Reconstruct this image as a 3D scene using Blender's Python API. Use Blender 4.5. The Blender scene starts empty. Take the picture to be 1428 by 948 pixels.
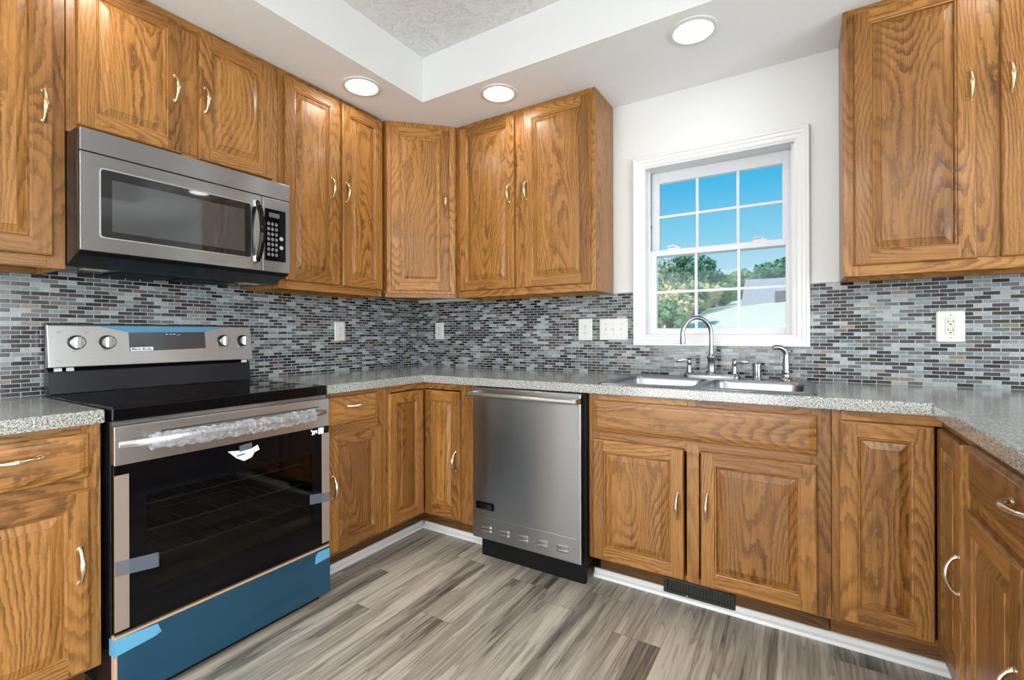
import bpy, bmesh, math, random
from mathutils import Vector, Matrix
R = math.radians
PI = math.pi
random.seed(7)
sc = bpy.context.scene
COL = sc.collection

# ------------------------------------------------------------------ camera
cam_d = bpy.data.cameras.new('camera')
cam_d.sensor_width = 36.0
cam_d.lens = 657.35 / 1428 * 36
cam_d.shift_y = -7.26 / 1428
cam_d.clip_start = 0.05
cam_d.clip_end = 500
cam = bpy.data.objects.new('camera', cam_d)
COL.objects.link(cam)
cam.matrix_world = (Matrix.Translation((2.4044, -2.5667, 1.131)) @ Matrix.Rotation(R(31.906), 4, 'Z')
                    @ Matrix.Rotation(R(90), 4, 'X') @ Matrix.Rotation(R(-0.19), 4, 'Z'))
sc.camera = cam

# ------------------------------------------------------------------ colour management
sc.view_settings.view_transform = 'Standard'
sc.view_settings.look = 'None'
sc.view_settings.exposure = -0.07
sc.view_settings.gamma = 1.0
sc.view_settings.use_curve_mapping = False

# ------------------------------------------------------------------ world (clear sky, pale at the horizon)
w = bpy.data.worlds.new('sky')
sc.world = w
w.use_nodes = True
nt = w.node_tree
bg = nt.nodes['Background']
tc = nt.nodes.new('ShaderNodeTexCoord')
sp = nt.nodes.new('ShaderNodeSeparateXYZ')
rp = nt.nodes.new('ShaderNodeValToRGB')
nt.links.new(tc.outputs['Generated'], sp.inputs[0])
nt.links.new(sp.outputs['Z'], rp.inputs['Fac'])
nt.links.new(rp.outputs['Color'], bg.inputs['Color'])
e = rp.color_ramp.elements
e[0].position = 0.0; e[0].color = (0.80, 0.92, 0.96, 1)
e[1].position = 0.42; e[1].color = (0.03, 0.40, 0.78, 1)
for p_, c_ in ((0.10, (0.58, 0.82, 0.94, 1)), (0.19, (0.26, 0.68, 0.90, 1)), (0.28, (0.075, 0.52, 0.86, 1))):
    q_ = e.new(p_); q_.color = c_
bg.inputs['Strength'].default_value = 1.0

# ------------------------------------------------------------------ sun and big lights
def light(name, kind, loc, rot, energy, color=(1, 1, 1), size=1, size_y=None, shape=None, spread=None):
    d = bpy.data.lights.new(name, kind)
    d.energy = energy; d.color = color
    if kind == 'AREA':
        d.size = size
        if size_y: d.shape = 'RECTANGLE'; d.size_y = size_y
        if shape: d.shape = shape
        if spread: d.spread = spread
    if kind == 'SUN': d.angle = R(1.0)
    o = bpy.data.objects.new(name, d)
    o.location = loc; o.rotation_euler = rot
    COL.objects.link(o)
    return o
SUN = light('sun', 'SUN', (0, -10, 20), (R(48), 0, R(-35)), 4.2, (1, .95, .86))
# daylight at garden door and side window; front and right panels are added fill
light('fill_light_front', 'AREA', (1.25, -5.32, 1.15), (R(72), 0, R(-8)), 88, (.95, .98, 1), 1.8, 2.0, None, R(140))  # soft fill behind the camera, standing in for the unseen room's light
light('daylight_garden_door', 'AREA', (3.85, 0.32, 1.1), (R(-90), 0, 0), 45, (.9, .95, 1), 0.7, 1.9)
light('daylight_side_window', 'AREA', (-0.32, -3.82, 1.25), (0, R(-90), 0), 30, (.93, .96, 1), 1.7, 0.3)
light('fill_light_right', 'AREA', (5.42, -2.8, 1.25), (0, R(70), 0), 125, (.95, .98, 1), 1.7, 3.4, None, R(150))  # added fill from the right, mainly for the range wall
CAN_POWER = 1.7
TRAY_POWER = 31.0

# ------------------------------------------------------------------ materials
def mat(name):
    m = bpy.data.materials.new(name); m.use_nodes = True
    return m, m.node_tree, m.node_tree.nodes['Principled BSDF']
def N(nt, t, **kw):
    n = nt.nodes.new(t)
    for k, v in kw.items():
        if k.startswith('i_'):
            n.inputs[k[2:].replace('_', ' ')].default_value = v
        else: setattr(n, k, v)
    return n
def math_(nt, op, a, b=None, clamp=False):
    n = nt.nodes.new('ShaderNodeMath'); n.operation = op; n.use_clamp = clamp
    for i, x in enumerate((a, b)):
        if x is None: continue
        if isinstance(x, (int, float)): n.inputs[i].default_value = x
        else: nt.links.new(x, n.inputs[i])
    return n.outputs[0]
def mix(nt, f, a, b, t='MIX'):
    n = nt.nodes.new('ShaderNodeMix'); n.data_type = 'RGBA'; n.blend_type = t
    for s, x in ((n.inputs[0], f), (n.inputs[6], a), (n.inputs[7], b)):
        if isinstance(x, (int, float)): s.default_value = x
        elif isinstance(x, tuple): s.default_value = (*x, 1) if len(x) == 3 else x
        else: nt.links.new(x, s)
    return n.outputs[2]
def ramp(nt, f, stops, interp='LINEAR'):
    n = nt.nodes.new('ShaderNodeValToRGB'); cr = n.color_ramp; cr.interpolation = interp
    while len(cr.elements) < len(stops): cr.elements.new(0.5)
    for el, (p, c) in zip(cr.elements, stops):
        el.position = p; el.color = (*c, 1) if len(c) == 3 else c
    nt.links.new(f, n.inputs[0])
    return n.outputs[0]
def simple(name, color, rough=.5, metal=0, **kw):
    m, nt, b = mat(name)
    b.inputs['Base Color'].default_value = (*color, 1)
    b.inputs['Roughness'].default_value = rough
    b.inputs['Metallic'].default_value = metal
    for k, v in kw.items(): b.inputs[k.replace('_', ' ')].default_value = v
    # faint unevenness of gloss keeps every surface procedural
    no = N(nt, 'ShaderNodeTexNoise', i_Scale=14.0, i_Detail=3.0)
    t = nt.nodes.new('ShaderNodeTexCoord'); nt.links.new(t.outputs['Object'], no.inputs['Vector'])
    mr = N(nt, 'ShaderNodeMapRange'); mr.inputs['To Min'].default_value = rough * .9; mr.inputs['To Max'].default_value = min(1, rough * 1.1 + .01)
    nt.links.new(no.outputs['Fac'], mr.inputs['Value']); nt.links.new(mr.outputs[0], b.inputs['Roughness'])
    return m
def bump(nt, b, h, strength=.3, dist=.002):
    n = nt.nodes.new('ShaderNodeBump'); n.inputs['Strength'].default_value = strength; n.inputs['Distance'].default_value = dist
    nt.links.new(h, n.inputs['Height']); nt.links.new(n.outputs[0], b.inputs['Normal'])

def oak(name, light_c, mid_c, dark_c, rough=.34, coat=.25):
    m, nt, b = mat(name)
    uv = nt.nodes.new('ShaderNodeUVMap')
    s = nt.nodes.new('ShaderNodeSeparateXYZ'); nt.links.new(uv.outputs[0], s.inputs[0])
    u, v = s.outputs[0], s.outputs[1]
    def vec(fu, fv, w=0.0):
        c = nt.nodes.new('ShaderNodeCombineXYZ')
        nt.links.new(math_(nt, 'MULTIPLY', u, fu), c.inputs[0]); nt.links.new(math_(nt, 'MULTIPLY', v, fv), c.inputs[1])
        c.inputs[2].default_value = w
        return c.outputs[0]
    wob = N(nt, 'ShaderNodeTexNoise', i_Scale=1.0, i_Detail=3.0, i_Roughness=.6); nt.links.new(vec(60, 26), wob.inputs['Vector'])
    fig = N(nt, 'ShaderNodeTexNoise', i_Scale=1.0, i_Detail=1.0, i_Roughness=.4); nt.links.new(vec(4.6, .95), fig.inputs['Vector'])
    a = math_(nt, 'ADD', math_(nt, 'MULTIPLY', fig.outputs['Fac'], 30.0), math_(nt, 'MULTIPLY', wob.outputs['Fac'], 1.15))
    a = math_(nt, 'ADD', a, math_(nt, 'MULTIPLY', u, 38.0))
    f = math_(nt, 'FRACT', a)
    band = ramp(nt, f, [(0, (.1, .1, .1)), (.40, (.16, .16, .16)), (.80, (1, 1, 1)), (.90, (.85, .85, .85)), (1, (.1, .1, .1))])
    amp = N(nt, 'ShaderNodeTexNoise', i_Scale=1.0, i_Detail=2.0); nt.links.new(vec(9, 2.0, 7.0), amp.inputs['Vector'])
    band = math_(nt, 'MULTIPLY', band, ramp(nt, amp.outputs['Fac'], [(.32, (.35, .35, .35)), (.66, (1.15, 1.15, 1.15))]))
    pore = N(nt, 'ShaderNodeTexNoise', i_Scale=1.0, i_Detail=3.0, i_Roughness=.6); nt.links.new(vec(300, 8), pore.inputs['Vector'])
    pr = ramp(nt, pore.outputs['Fac'], [(.42, (0, 0, 0)), (.64, (1, 1, 1))])
    pore2 = N(nt, 'ShaderNodeTexNoise', i_Scale=1.0, i_Detail=2.0, i_Roughness=.5); nt.links.new(vec(70, 2.2, 4.0), pore2.inputs['Vector'])
    k = math_(nt, 'ADD', math_(nt, 'MULTIPLY', band, .50), math_(nt, 'MULTIPLY', pr, .24))
    k = math_(nt, 'ADD', k, math_(nt, 'MULTIPLY', pore2.outputs['Fac'], .50))
    col = ramp(nt, k, [(.18, light_c), (.50, mid_c), (1.0, dark_c)])
    tone = N(nt, 'ShaderNodeTexNoise', i_Scale=1.0, i_Detail=0.0); nt.links.new(vec(1.6, .30, 9.0), tone.inputs['Vector'])
    tr = ramp(nt, tone.outputs['Fac'], [(.3, (.66, .62, .58)), (.5, (.97, .96, .95)), (.7, (1.14, 1.14, 1.14))])
    col = mix(nt, 1.0, col, tr, 'MULTIPLY')
    nt.links.new(col, b.inputs['Base Color'])
    b.inputs['Roughness'].default_value = rough
    b.inputs['Coat Weight'].default_value = coat; b.inputs['Specular IOR Level'].default_value = .34
    b.inputs['Coat Roughness'].default_value = .18
    bump(nt, b, math_(nt, 'SUBTRACT', 1.0, k), .18, .0008)
    return m
M = {}
M['oak'] = oak('honey_oak', (.420, .198, .052), (.285, .125, .029), (.105, .040, .009), .36, .13)
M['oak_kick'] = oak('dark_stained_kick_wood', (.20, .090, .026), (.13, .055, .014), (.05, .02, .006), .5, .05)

def steel(name, c, rough, aniso=.75, rot=0.0):
    m, nt, b = mat(name)
    b.inputs['Metallic'].default_value = 1
    uv = nt.nodes.new('ShaderNodeUVMap')
    s = nt.nodes.new('ShaderNodeMapping'); s.inputs['Scale'].default_value = (6, 700, 1); nt.links.new(uv.outputs[0], s.inputs[0])
    n = N(nt, 'ShaderNodeTexNoise', i_Scale=1.0, i_Detail=2.0); nt.links.new(s.outputs[0], n.inputs['Vector'])
    nt.links.new(ramp(nt, n.outputs['Fac'], [(.3, tuple(x * .93 for x in c)), (.7, tuple(min(1, x * 1.06) for x in c))]), b.inputs['Base Color'])
    b.inputs['Roughness'].default_value = rough
    b.inputs['Anisotropic'].default_value = aniso
    b.inputs['Anisotropic Rotation'].default_value = .25
    t = nt.nodes.new('ShaderNodeTangent'); t.direction_type = 'UV_MAP'; nt.links.new(t.outputs[0], b.inputs['Tangent'])
    return m
M['steel'] = steel('brushed_stainless', (.37, .37, .37), .29, 1.0)
M['steel_dark'] = steel('dishwasher_stainless', (.44, .44, .445), .29, 1.0)
M['steel_bright'] = steel('satin_stainless', (.56, .56, .56), .28, .6)
M['steel_sink'] = steel('sink_stainless', (.29, .30, .32), .30, .2)
M['chrome'] = simple('chrome', (.82, .83, .84), .08, 1)
M['nickel'] = simple('brushed_nickel', (.34, .34, .35), .24, 1)
M['brass'] = simple('antique_brass', (.78, .62, .36), .2, 1)
M['champagne'] = simple('champagne_nickel', (.80, .72, .58), .22, 1)
M['black'] = simple('black_enamel', (.008, .008, .010), .22, 0, Specular_IOR_Level=.35)
M['black_gloss'] = simple('black_glass', (.003, .003, .004), .05, 0, IOR=1.28)
M['black_matte'] = simple('black_plastic', (.004, .004, .004), .6, 0, Specular_IOR_Level=.2)
M['darkbrown'] = simple('dark_recess_wood', (.10, .042, .016), .6)
M['white_plastic'] = simple('white_plastic', (.68, .68, .65), .35)
M['almond'] = simple('almond_plastic', (.60, .60, .53), .4)
M['slot'] = simple('slot_dark', (.03, .03, .03), .6)
M['white_trim'] = simple('white_gloss_paint', (.72, .72, .715), .30)
M['vinyl'] = simple('white_vinyl', (.64, .65, .68), .4)
M['film_tan'] = simple('tan_protective_film', (.27, .21, .175), .35)
M['film_edge'] = simple('tan_film_edge', (.50, .32, .20), .4)
M['tape_blue'] = simple('blue_tape', (.07, .27, .43), .25)
M['display'] = simple('film_covered_display', (.07, .075, .085), .12, .3, Coat_Weight=.6)
M['paper'] = simple('white_paper', (.82, .83, .86), .6)
M['ink'] = simple('dark_ink', (.06, .06, .07), .6)
M['label_grey'] = simple('button_grey', (.16, .16, .17), .4)
M['vent_green'] = simple('dark_bronze_register', (.035, .035, .028), .4, .4)

m, nt, b = mat('blue_film_on_steel')
b.inputs['Base Color'].default_value = (.035, .165, .30, 1); b.inputs['Roughness'].default_value = .33
b.inputs['Metallic'].default_value = .85; b.inputs['Coat Weight'].default_value = .5; b.inputs['Coat Roughness'].default_value = .12
b.inputs['Anisotropic'].default_value = 1.0; b.inputs['Anisotropic Rotation'].default_value = .25
t_ = nt.nodes.new('ShaderNodeTangent'); t_.direction_type = 'UV_MAP'; nt.links.new(t_.outputs[0], b.inputs['Tangent'])
n_ = N(nt, 'ShaderNodeTexNoise', i_Scale=5.0, i_Detail=2.0)
bump(nt, b, n_.outputs['Fac'], .08, .003)
M['film_blue'] = m

def trans(name, color, alpha, rough=.15, nscale=None):
    m, nt, b = mat(name)
    b.inputs['Base Color'].default_value = (*color, 1); b.inputs['Roughness'].default_value = rough
    b.inputs['Alpha'].default_value = alpha
    if nscale:
        n = N(nt, 'ShaderNodeTexNoise', i_Scale=nscale, i_Detail=4.0, i_Roughness=.65)
        t = nt.nodes.new('ShaderNodeTexCoord'); nt.links.new(t.outputs['Object'], n.inputs['Vector'])
        bump(nt, b, n.outputs['Fac'], 1.0, .012)
        nt.links.new(ramp(nt, n.outputs['Fac'], [(.40, (alpha * .45,) * 3), (.62, (min(1, alpha * 1.7),) * 3)]), b.inputs['Alpha'])
    return m
M['tape'] = trans('translucent_packing_tape', (.15, .18, .23), .55, .25)
M['wrap'] = trans('crinkled_clear_wrap', (.66, .68, .72), .26, .12, 55.0)
M['tape_clear'] = trans('clear_blue_tape', (.13, .42, .65), .85, .2)

m, nt, b = mat('window_pane'); nt.nodes.remove(b)
out = nt.nodes['Material Output']
tr_ = nt.nodes.new('ShaderNodeBsdfTransparent'); gl_ = nt.nodes.new('ShaderNodeBsdfGlossy'); gl_.inputs['Roughness'].default_value = .02
fr_ = nt.nodes.new('ShaderNodeFresnel'); fr_.inputs[0].default_value = 1.35
mx_ = nt.nodes.new('ShaderNodeMixShader')
mx_.inputs[0].default_value = .005; nt.links.new(tr_.outputs[0], mx_.inputs[1]); nt.links.new(gl_.outputs[0], mx_.inputs[2]); nt.links.new(mx_.outputs[0], out.inputs[0])
M['glass'] = m
m, nt, b = mat('dark_oven_glass'); nt.nodes.remove(b)
out = nt.nodes['Material Output']
tr_ = nt.nodes.new('ShaderNodeBsdfTransparent'); tr_.inputs[0].default_value = (.55, .55, .53, 1)
gl_ = nt.nodes.new('ShaderNodeBsdfGlossy'); gl_.inputs['Roughness'].default_value = .04
fr_ = nt.nodes.new('ShaderNodeFresnel'); fr_.inputs[0].default_value = 1.38
mx_ = nt.nodes.new('ShaderNodeMixShader')
nt.links.new(fr_.outputs[0], mx_.inputs[0]); nt.links.new(tr_.outputs[0], mx_.inputs[1]); nt.links.new(gl_.outputs[0], mx_.inputs[2]); nt.links.new(mx_.outputs[0], out.inputs[0])
M['oven_glass'] = m
M['micro_glass'] = simple('smoked_microwave_glass', (.012, .012, .013), .03, 0, Coat_Weight=.4, Coat_IOR=1.5, Coat_Roughness=.02)
M['micro_mesh'] = simple('microwave_inner_window', (.045, .047, .048), .04, 0, Coat_Weight=1.0, Coat_IOR=1.55, Coat_Roughness=.02)

def emis(name, c, s):
    m, nt, b = mat(name)
    b.inputs['Base Color'].default_value = (*c, 1)
    b.inputs['Emission Color'].default_value = (*c, 1); b.inputs['Emission Strength'].default_value = s
    return m
M['lens'] = emis('lamp_lens', (1, .98, .94), 6.0)
M['blue_digit'] = emis('blue_display_digits', (.35, .50, 1.0), 3.0)

# plaster
m, nt, b = mat('white_wall_paint')
tcn = nt.nodes.new('ShaderNodeTexCoord')
n = N(nt, 'ShaderNodeTexNoise', i_Scale=90.0, i_Detail=3.0); nt.links.new(tcn.outputs['Object'], n.inputs['Vector'])
n2 = N(nt, 'ShaderNodeTexNoise', i_Scale=1.4, i_Detail=1.0); nt.links.new(tcn.outputs['Object'], n2.inputs['Vector'])
nt.links.new(ramp(nt, n2.outputs['Fac'], [(.3, (.68, .685, .68)), (.7, (.70, .705, .70))]), b.inputs['Base Color'])
b.inputs['Roughness'].default_value = .6; bump(nt, b, n.outputs['Fac'], .08, .001)
M['wall'] = m
m, nt, b = mat('white_ceiling_paint')
tcn = nt.nodes.new('ShaderNodeTexCoord')
n = N(nt, 'ShaderNodeTexNoise', i_Scale=70.0, i_Detail=3.0); nt.links.new(tcn.outputs['Object'], n.inputs['Vector'])
nt.links.new(ramp(nt, n.outputs['Fac'], [(.3, (.85, .86, .865)), (.7, (.87, .88, .885))]), b.inputs['Base Color'])
b.inputs['Roughness'].default_value = .7; bump(nt, b, n.outputs['Fac'], .06, .001)
M['ceiling'] = m
m, nt, b = mat('stomped_ceiling_texture')
tcn = nt.nodes.new('ShaderNodeTexCoord')
n0 = N(nt, 'ShaderNodeTexNoise', i_Scale=9.0, i_Detail=2.0); nt.links.new(tcn.outputs['Object'], n0.inputs['Vector'])
va = nt.nodes.new('ShaderNodeVectorMath'); va.operation = 'MULTIPLY_ADD'; nt.links.new(n0.outputs['Color'], va.inputs[0]); va.inputs[1].default_value = (.22, .22, .22); nt.links.new(tcn.outputs['Object'], va.inputs[2])
n = N(nt, 'ShaderNodeTexNoise', i_Scale=24.0, i_Detail=4.0, i_Roughness=.6); nt.links.new(va.outputs[0], n.inputs['Vector'])
h = ramp(nt, n.outputs['Fac'], [(.50, (0, 0, 0)), (.60, (1, 1, 1)), (.72, (.7, .7, .7))])
b.inputs['Base Color'].default_value = (.74, .74, .73, 1); b.inputs['Roughness'].default_value = .8
bump(nt, b, h, .6, .007)
M['stomp'] = m

# mosaic tile (uv in metres)
m, nt, b = mat('mosaic_brick_tile')
uv = nt.nodes.new('ShaderNodeUVMap'); s = nt.nodes.new('ShaderNodeSeparateXYZ'); nt.links.new(uv.outputs[0], s.inputs[0])
TH, TW = .01595, .0515
rowf = math_(nt, 'DIVIDE', s.outputs[1], TH); row = math_(nt, 'FLOOR', rowf)
half = math_(nt, 'MULTIPLY', math_(nt, 'MODULO', math_(nt, 'ADD', row, 1000.0), 2.0), .5)
colf = math_(nt, 'ADD', math_(nt, 'DIVIDE', s.outputs[0], TW), half); colu = math_(nt, 'FLOOR', colf)
fx = math_(nt, 'FRACT', colf); fy = math_(nt, 'FRACT', rowf)
def edge(f, size, g):
    d = math_(nt, 'MINIMUM', f, math_(nt, 'SUBTRACT', 1.0, f))
    d = math_(nt, 'MULTIPLY', d, size)
    return math_(nt, 'DIVIDE', math_(nt, 'SUBTRACT', d, g), .0007, True)
inside = math_(nt, 'MULTIPLY', edge(fx, TW, .0009), edge(fy, TH, .0009))
cc = nt.nodes.new('ShaderNodeCombineXYZ'); nt.links.new(colu, cc.inputs[0]); nt.links.new(row, cc.inputs[1])
wn = nt.nodes.new('ShaderNodeTexWhiteNoise'); wn.noise_dimensions = '2D'; nt.links.new(cc.outputs[0], wn.inputs['Vector'])
tile = ramp(nt, wn.outputs['Value'], [(0, (.012, .013, .018)), (.17, (.034, .040, .052)), (.31, (.034, .028, .028)), (.44, (.10, .118, .130)),
     (.58, (.185, .220, .235)), (.78, (.295, .330, .342)), (.92, (.085, .085, .082)), (.975, (.20, .155, .115))], 'CONSTANT')
cl = N(nt, 'ShaderNodeTexNoise', i_Scale=60.0, i_Detail=3.0); nt.links.new(uv.outputs[0], cl.inputs['Vector'])
tile = mix(nt, 1.0, tile, ramp(nt, cl.outputs['Fac'], [(.3, (.8, .8, .8)), (.7, (1.2, 1.2, 1.2))]), 'MULTIPLY')
nt.links.new(mix(nt, inside, (.44, .44, .42), tile), b.inputs['Base Color'])
rr = math_(nt, 'ADD', math_(nt, 'MULTIPLY', wn.outputs['Value'], .22), .10)
rg = nt.nodes.new('ShaderNodeMix'); nt.links.new(inside, rg.inputs[0]); rg.inputs[2].default_value = .8; nt.links.new(rr, rg.inputs[3])
nt.links.new(rg.outputs[0], b.inputs['Roughness'])
bump(nt, b, inside, .5, .0012)
M['tile'] = m

# speckled laminate countertop
m, nt, b = mat('speckled_grey_laminate')
tcn = nt.nodes.new('ShaderNodeTexCoord')
v1 = N(nt, 'ShaderNodeTexNoise', i_Scale=250.0, i_Detail=2.0, i_Roughness=.7); nt.links.new(tcn.outputs['Object'], v1.inputs['Vector'])
v2 = N(nt, 'ShaderNodeTexNoise', i_Scale=150.0, i_Detail=2.0); nt.links.new(tcn.outputs['Object'], v2.inputs['Vector'])
c1 = ramp(nt, v1.outputs['Fac'], [(.35, (.07, .07, .07)), (.44, (.24, .245, .23)), (.52, (.39, .40, .37)), (.64, (.55, .56, .54))])
c2 = ramp(nt, v2.outputs['Fac'], [(.36, (.55, .55, .56)), (.50, (1, 1, 1)), (.66, (1.15, 1.13, 1.08))])
nt.links.new(mix(nt, 1.0, c1, c2, 'MULTIPLY'), b.inputs['Base Color'])
b.inputs['Roughness'].default_value = .18; b.inputs['Coat Weight'].default_value = .5; b.inputs['Coat Roughness'].default_value = .12
M['laminate'] = m

# vinyl plank floor (planks run along y)
m, nt, b = mat('grey_brown_vinyl_plank')
tcn = nt.nodes.new('ShaderNodeTexCoord'); s = nt.nodes.new('ShaderNodeSeparateXYZ'); nt.links.new(tcn.outputs['Object'], s.inputs[0])
PW, PL = .178, 1.22
cf = math_(nt, 'DIVIDE', s.outputs[0], PW); ci = math_(nt, 'FLOOR', cf); fx = math_(nt, 'FRACT', cf)
wn1 = nt.nodes.new('ShaderNodeTexWhiteNoise'); wn1.noise_dimensions = '1D'; nt.links.new(ci, wn1.inputs['W'])
rf = math_(nt, 'ADD', math_(nt, 'DIVIDE', s.outputs[1], PL), wn1.outputs['Value']); ri = math_(nt, 'FLOOR', rf); fy = math_(nt, 'FRACT', rf)
cc = nt.nodes.new('ShaderNodeCombineXYZ'); nt.links.new(ci, cc.inputs[0]); nt.links.new(ri, cc.inputs[1])
wn2 = nt.nodes.new('ShaderNodeTexWhiteNoise'); wn2.noise_dimensions = '2D'; nt.links.new(cc.outputs[0], wn2.inputs['Vector'])
def fvec(sx, sy, wz):
    c = nt.nodes.new('ShaderNodeCombineXYZ')
    nt.links.new(math_(nt, 'ADD', math_(nt, 'MULTIPLY', s.outputs[0], sx), math_(nt, 'MULTIPLY', wn2.outputs['Value'], 37.0)), c.inputs[0])
    nt.links.new(math_(nt, 'ADD', math_(nt, 'MULTIPLY', s.outputs[1], sy), math_(nt, 'MULTIPLY', wn2.outputs['Value'], 91.0)), c.inputs[1])
    c.inputs[2].default_value = wz
    return c.outputs[0]
g1 = N(nt, 'ShaderNodeTexNoise', i_Scale=1.0, i_Detail=3.0, i_Roughness=.55); g1.inputs['Distortion'].default_value = .35; nt.links.new(fvec(10.5, .80, 0), g1.inputs['Vector'])
g2 = N(nt, 'ShaderNodeTexNoise', i_Scale=1.0, i_Detail=4.0, i_Roughness=.6); nt.links.new(fvec(95, 3.2, 3), g2.inputs['Vector'])
gr = math_(nt, 'FRACT', math_(nt, 'MULTIPLY', g1.outputs['Fac'], 9.0))
grb = ramp(nt, gr, [(0, (0, 0, 0)), (.7, (.25, .25, .25)), (.92, (1, 1, 1)), (1, (0, 0, 0))])
k = math_(nt, 'ADD', math_(nt, 'MULTIPLY', g1.outputs['Fac'], .78), math_(nt, 'MULTIPLY', g2.outputs['Fac'], .40))
k = math_(nt, 'SUBTRACT', k, math_(nt, 'MULTIPLY', grb, .085))
k = math_(nt, 'ADD', k, math_(nt, 'MULTIPLY', math_(nt, 'SUBTRACT', wn2.outputs['Value'], .5), .05))
colr = ramp(nt, k, [(.37, (.066, .057, .047)), (.48, (.18, .160, .130)), (.58, (.35, .315, .258)), (.70, (.55, .50, .415))])
seam = math_(nt, 'MULTIPLY', math_(nt, 'DIVIDE', math_(nt, 'MULTIPLY', math_(nt, 'MINIMUM', fx, math_(nt, 'SUBTRACT', 1.0, fx)), PW), .0014, True),
             math_(nt, 'DIVIDE', math_(nt, 'MULTIPLY', math_(nt, 'MINIMUM', fy, math_(nt, 'SUBTRACT', 1.0, fy)), PL), .0014, True))
nt.links.new(mix(nt, math_(nt, 'ADD', math_(nt, 'MULTIPLY', seam, .5), .5), (.03, .026, .022), colr), b.inputs['Base Color'])
b.inputs['Roughness'].default_value = .36
bump(nt, b, math_(nt, 'ADD', seam, math_(nt, 'MULTIPLY', g2.outputs['Fac'], .2)), .25, .001)
M['floor'] = m

def foliage(name, a, c):
    m, nt, b = mat(name)
    t = nt.nodes.new('ShaderNodeTexCoord'); n = N(nt, 'ShaderNodeTexNoise', i_Scale=1.6, i_Detail=4.0); nt.links.new(t.outputs['Object'], n.inputs['Vector'])
    nt.links.new(ramp(nt, n.outputs['Fac'], [(.35, a), (.65, c)]), b.inputs['Base Color']); b.inputs['Roughness'].default_value = .8
    b.inputs['Subsurface Weight'].default_value = 0
    return m
M['leaf_green'] = foliage('green_leaves', (.12, .28, .13), (.36, .50, .28))
M['leaf_dark'] = foliage('pine_leaves', (.07, .21, .14), (.22, .40, .27))
M['leaf_yellow'] = foliage('autumn_leaves', (.50, .48, .22), (.74, .68, .44))
M['leaf_pale'] = foliage('pale_leaves', (.32, .46, .32), (.58, .66, .50))
M['bark'] = simple('bark', (.20, .15, .11), .9)
M['grass'] = foliage('dry_pale_grass', (.66, .64, .50), (.76, .73, .58))
M['grass_low'] = foliage('lawn', (.40, .48, .28), (.62, .66, .48))
M['roof_pale'] = simple('pale_grey_roof', (.36, .365, .40), .6)
M['siding'] = simple('pale_siding', (.42, .42, .42), .6)
M['dark_gutter'] = simple('dark_gutter', (.14, .14, .15), .5)

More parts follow.
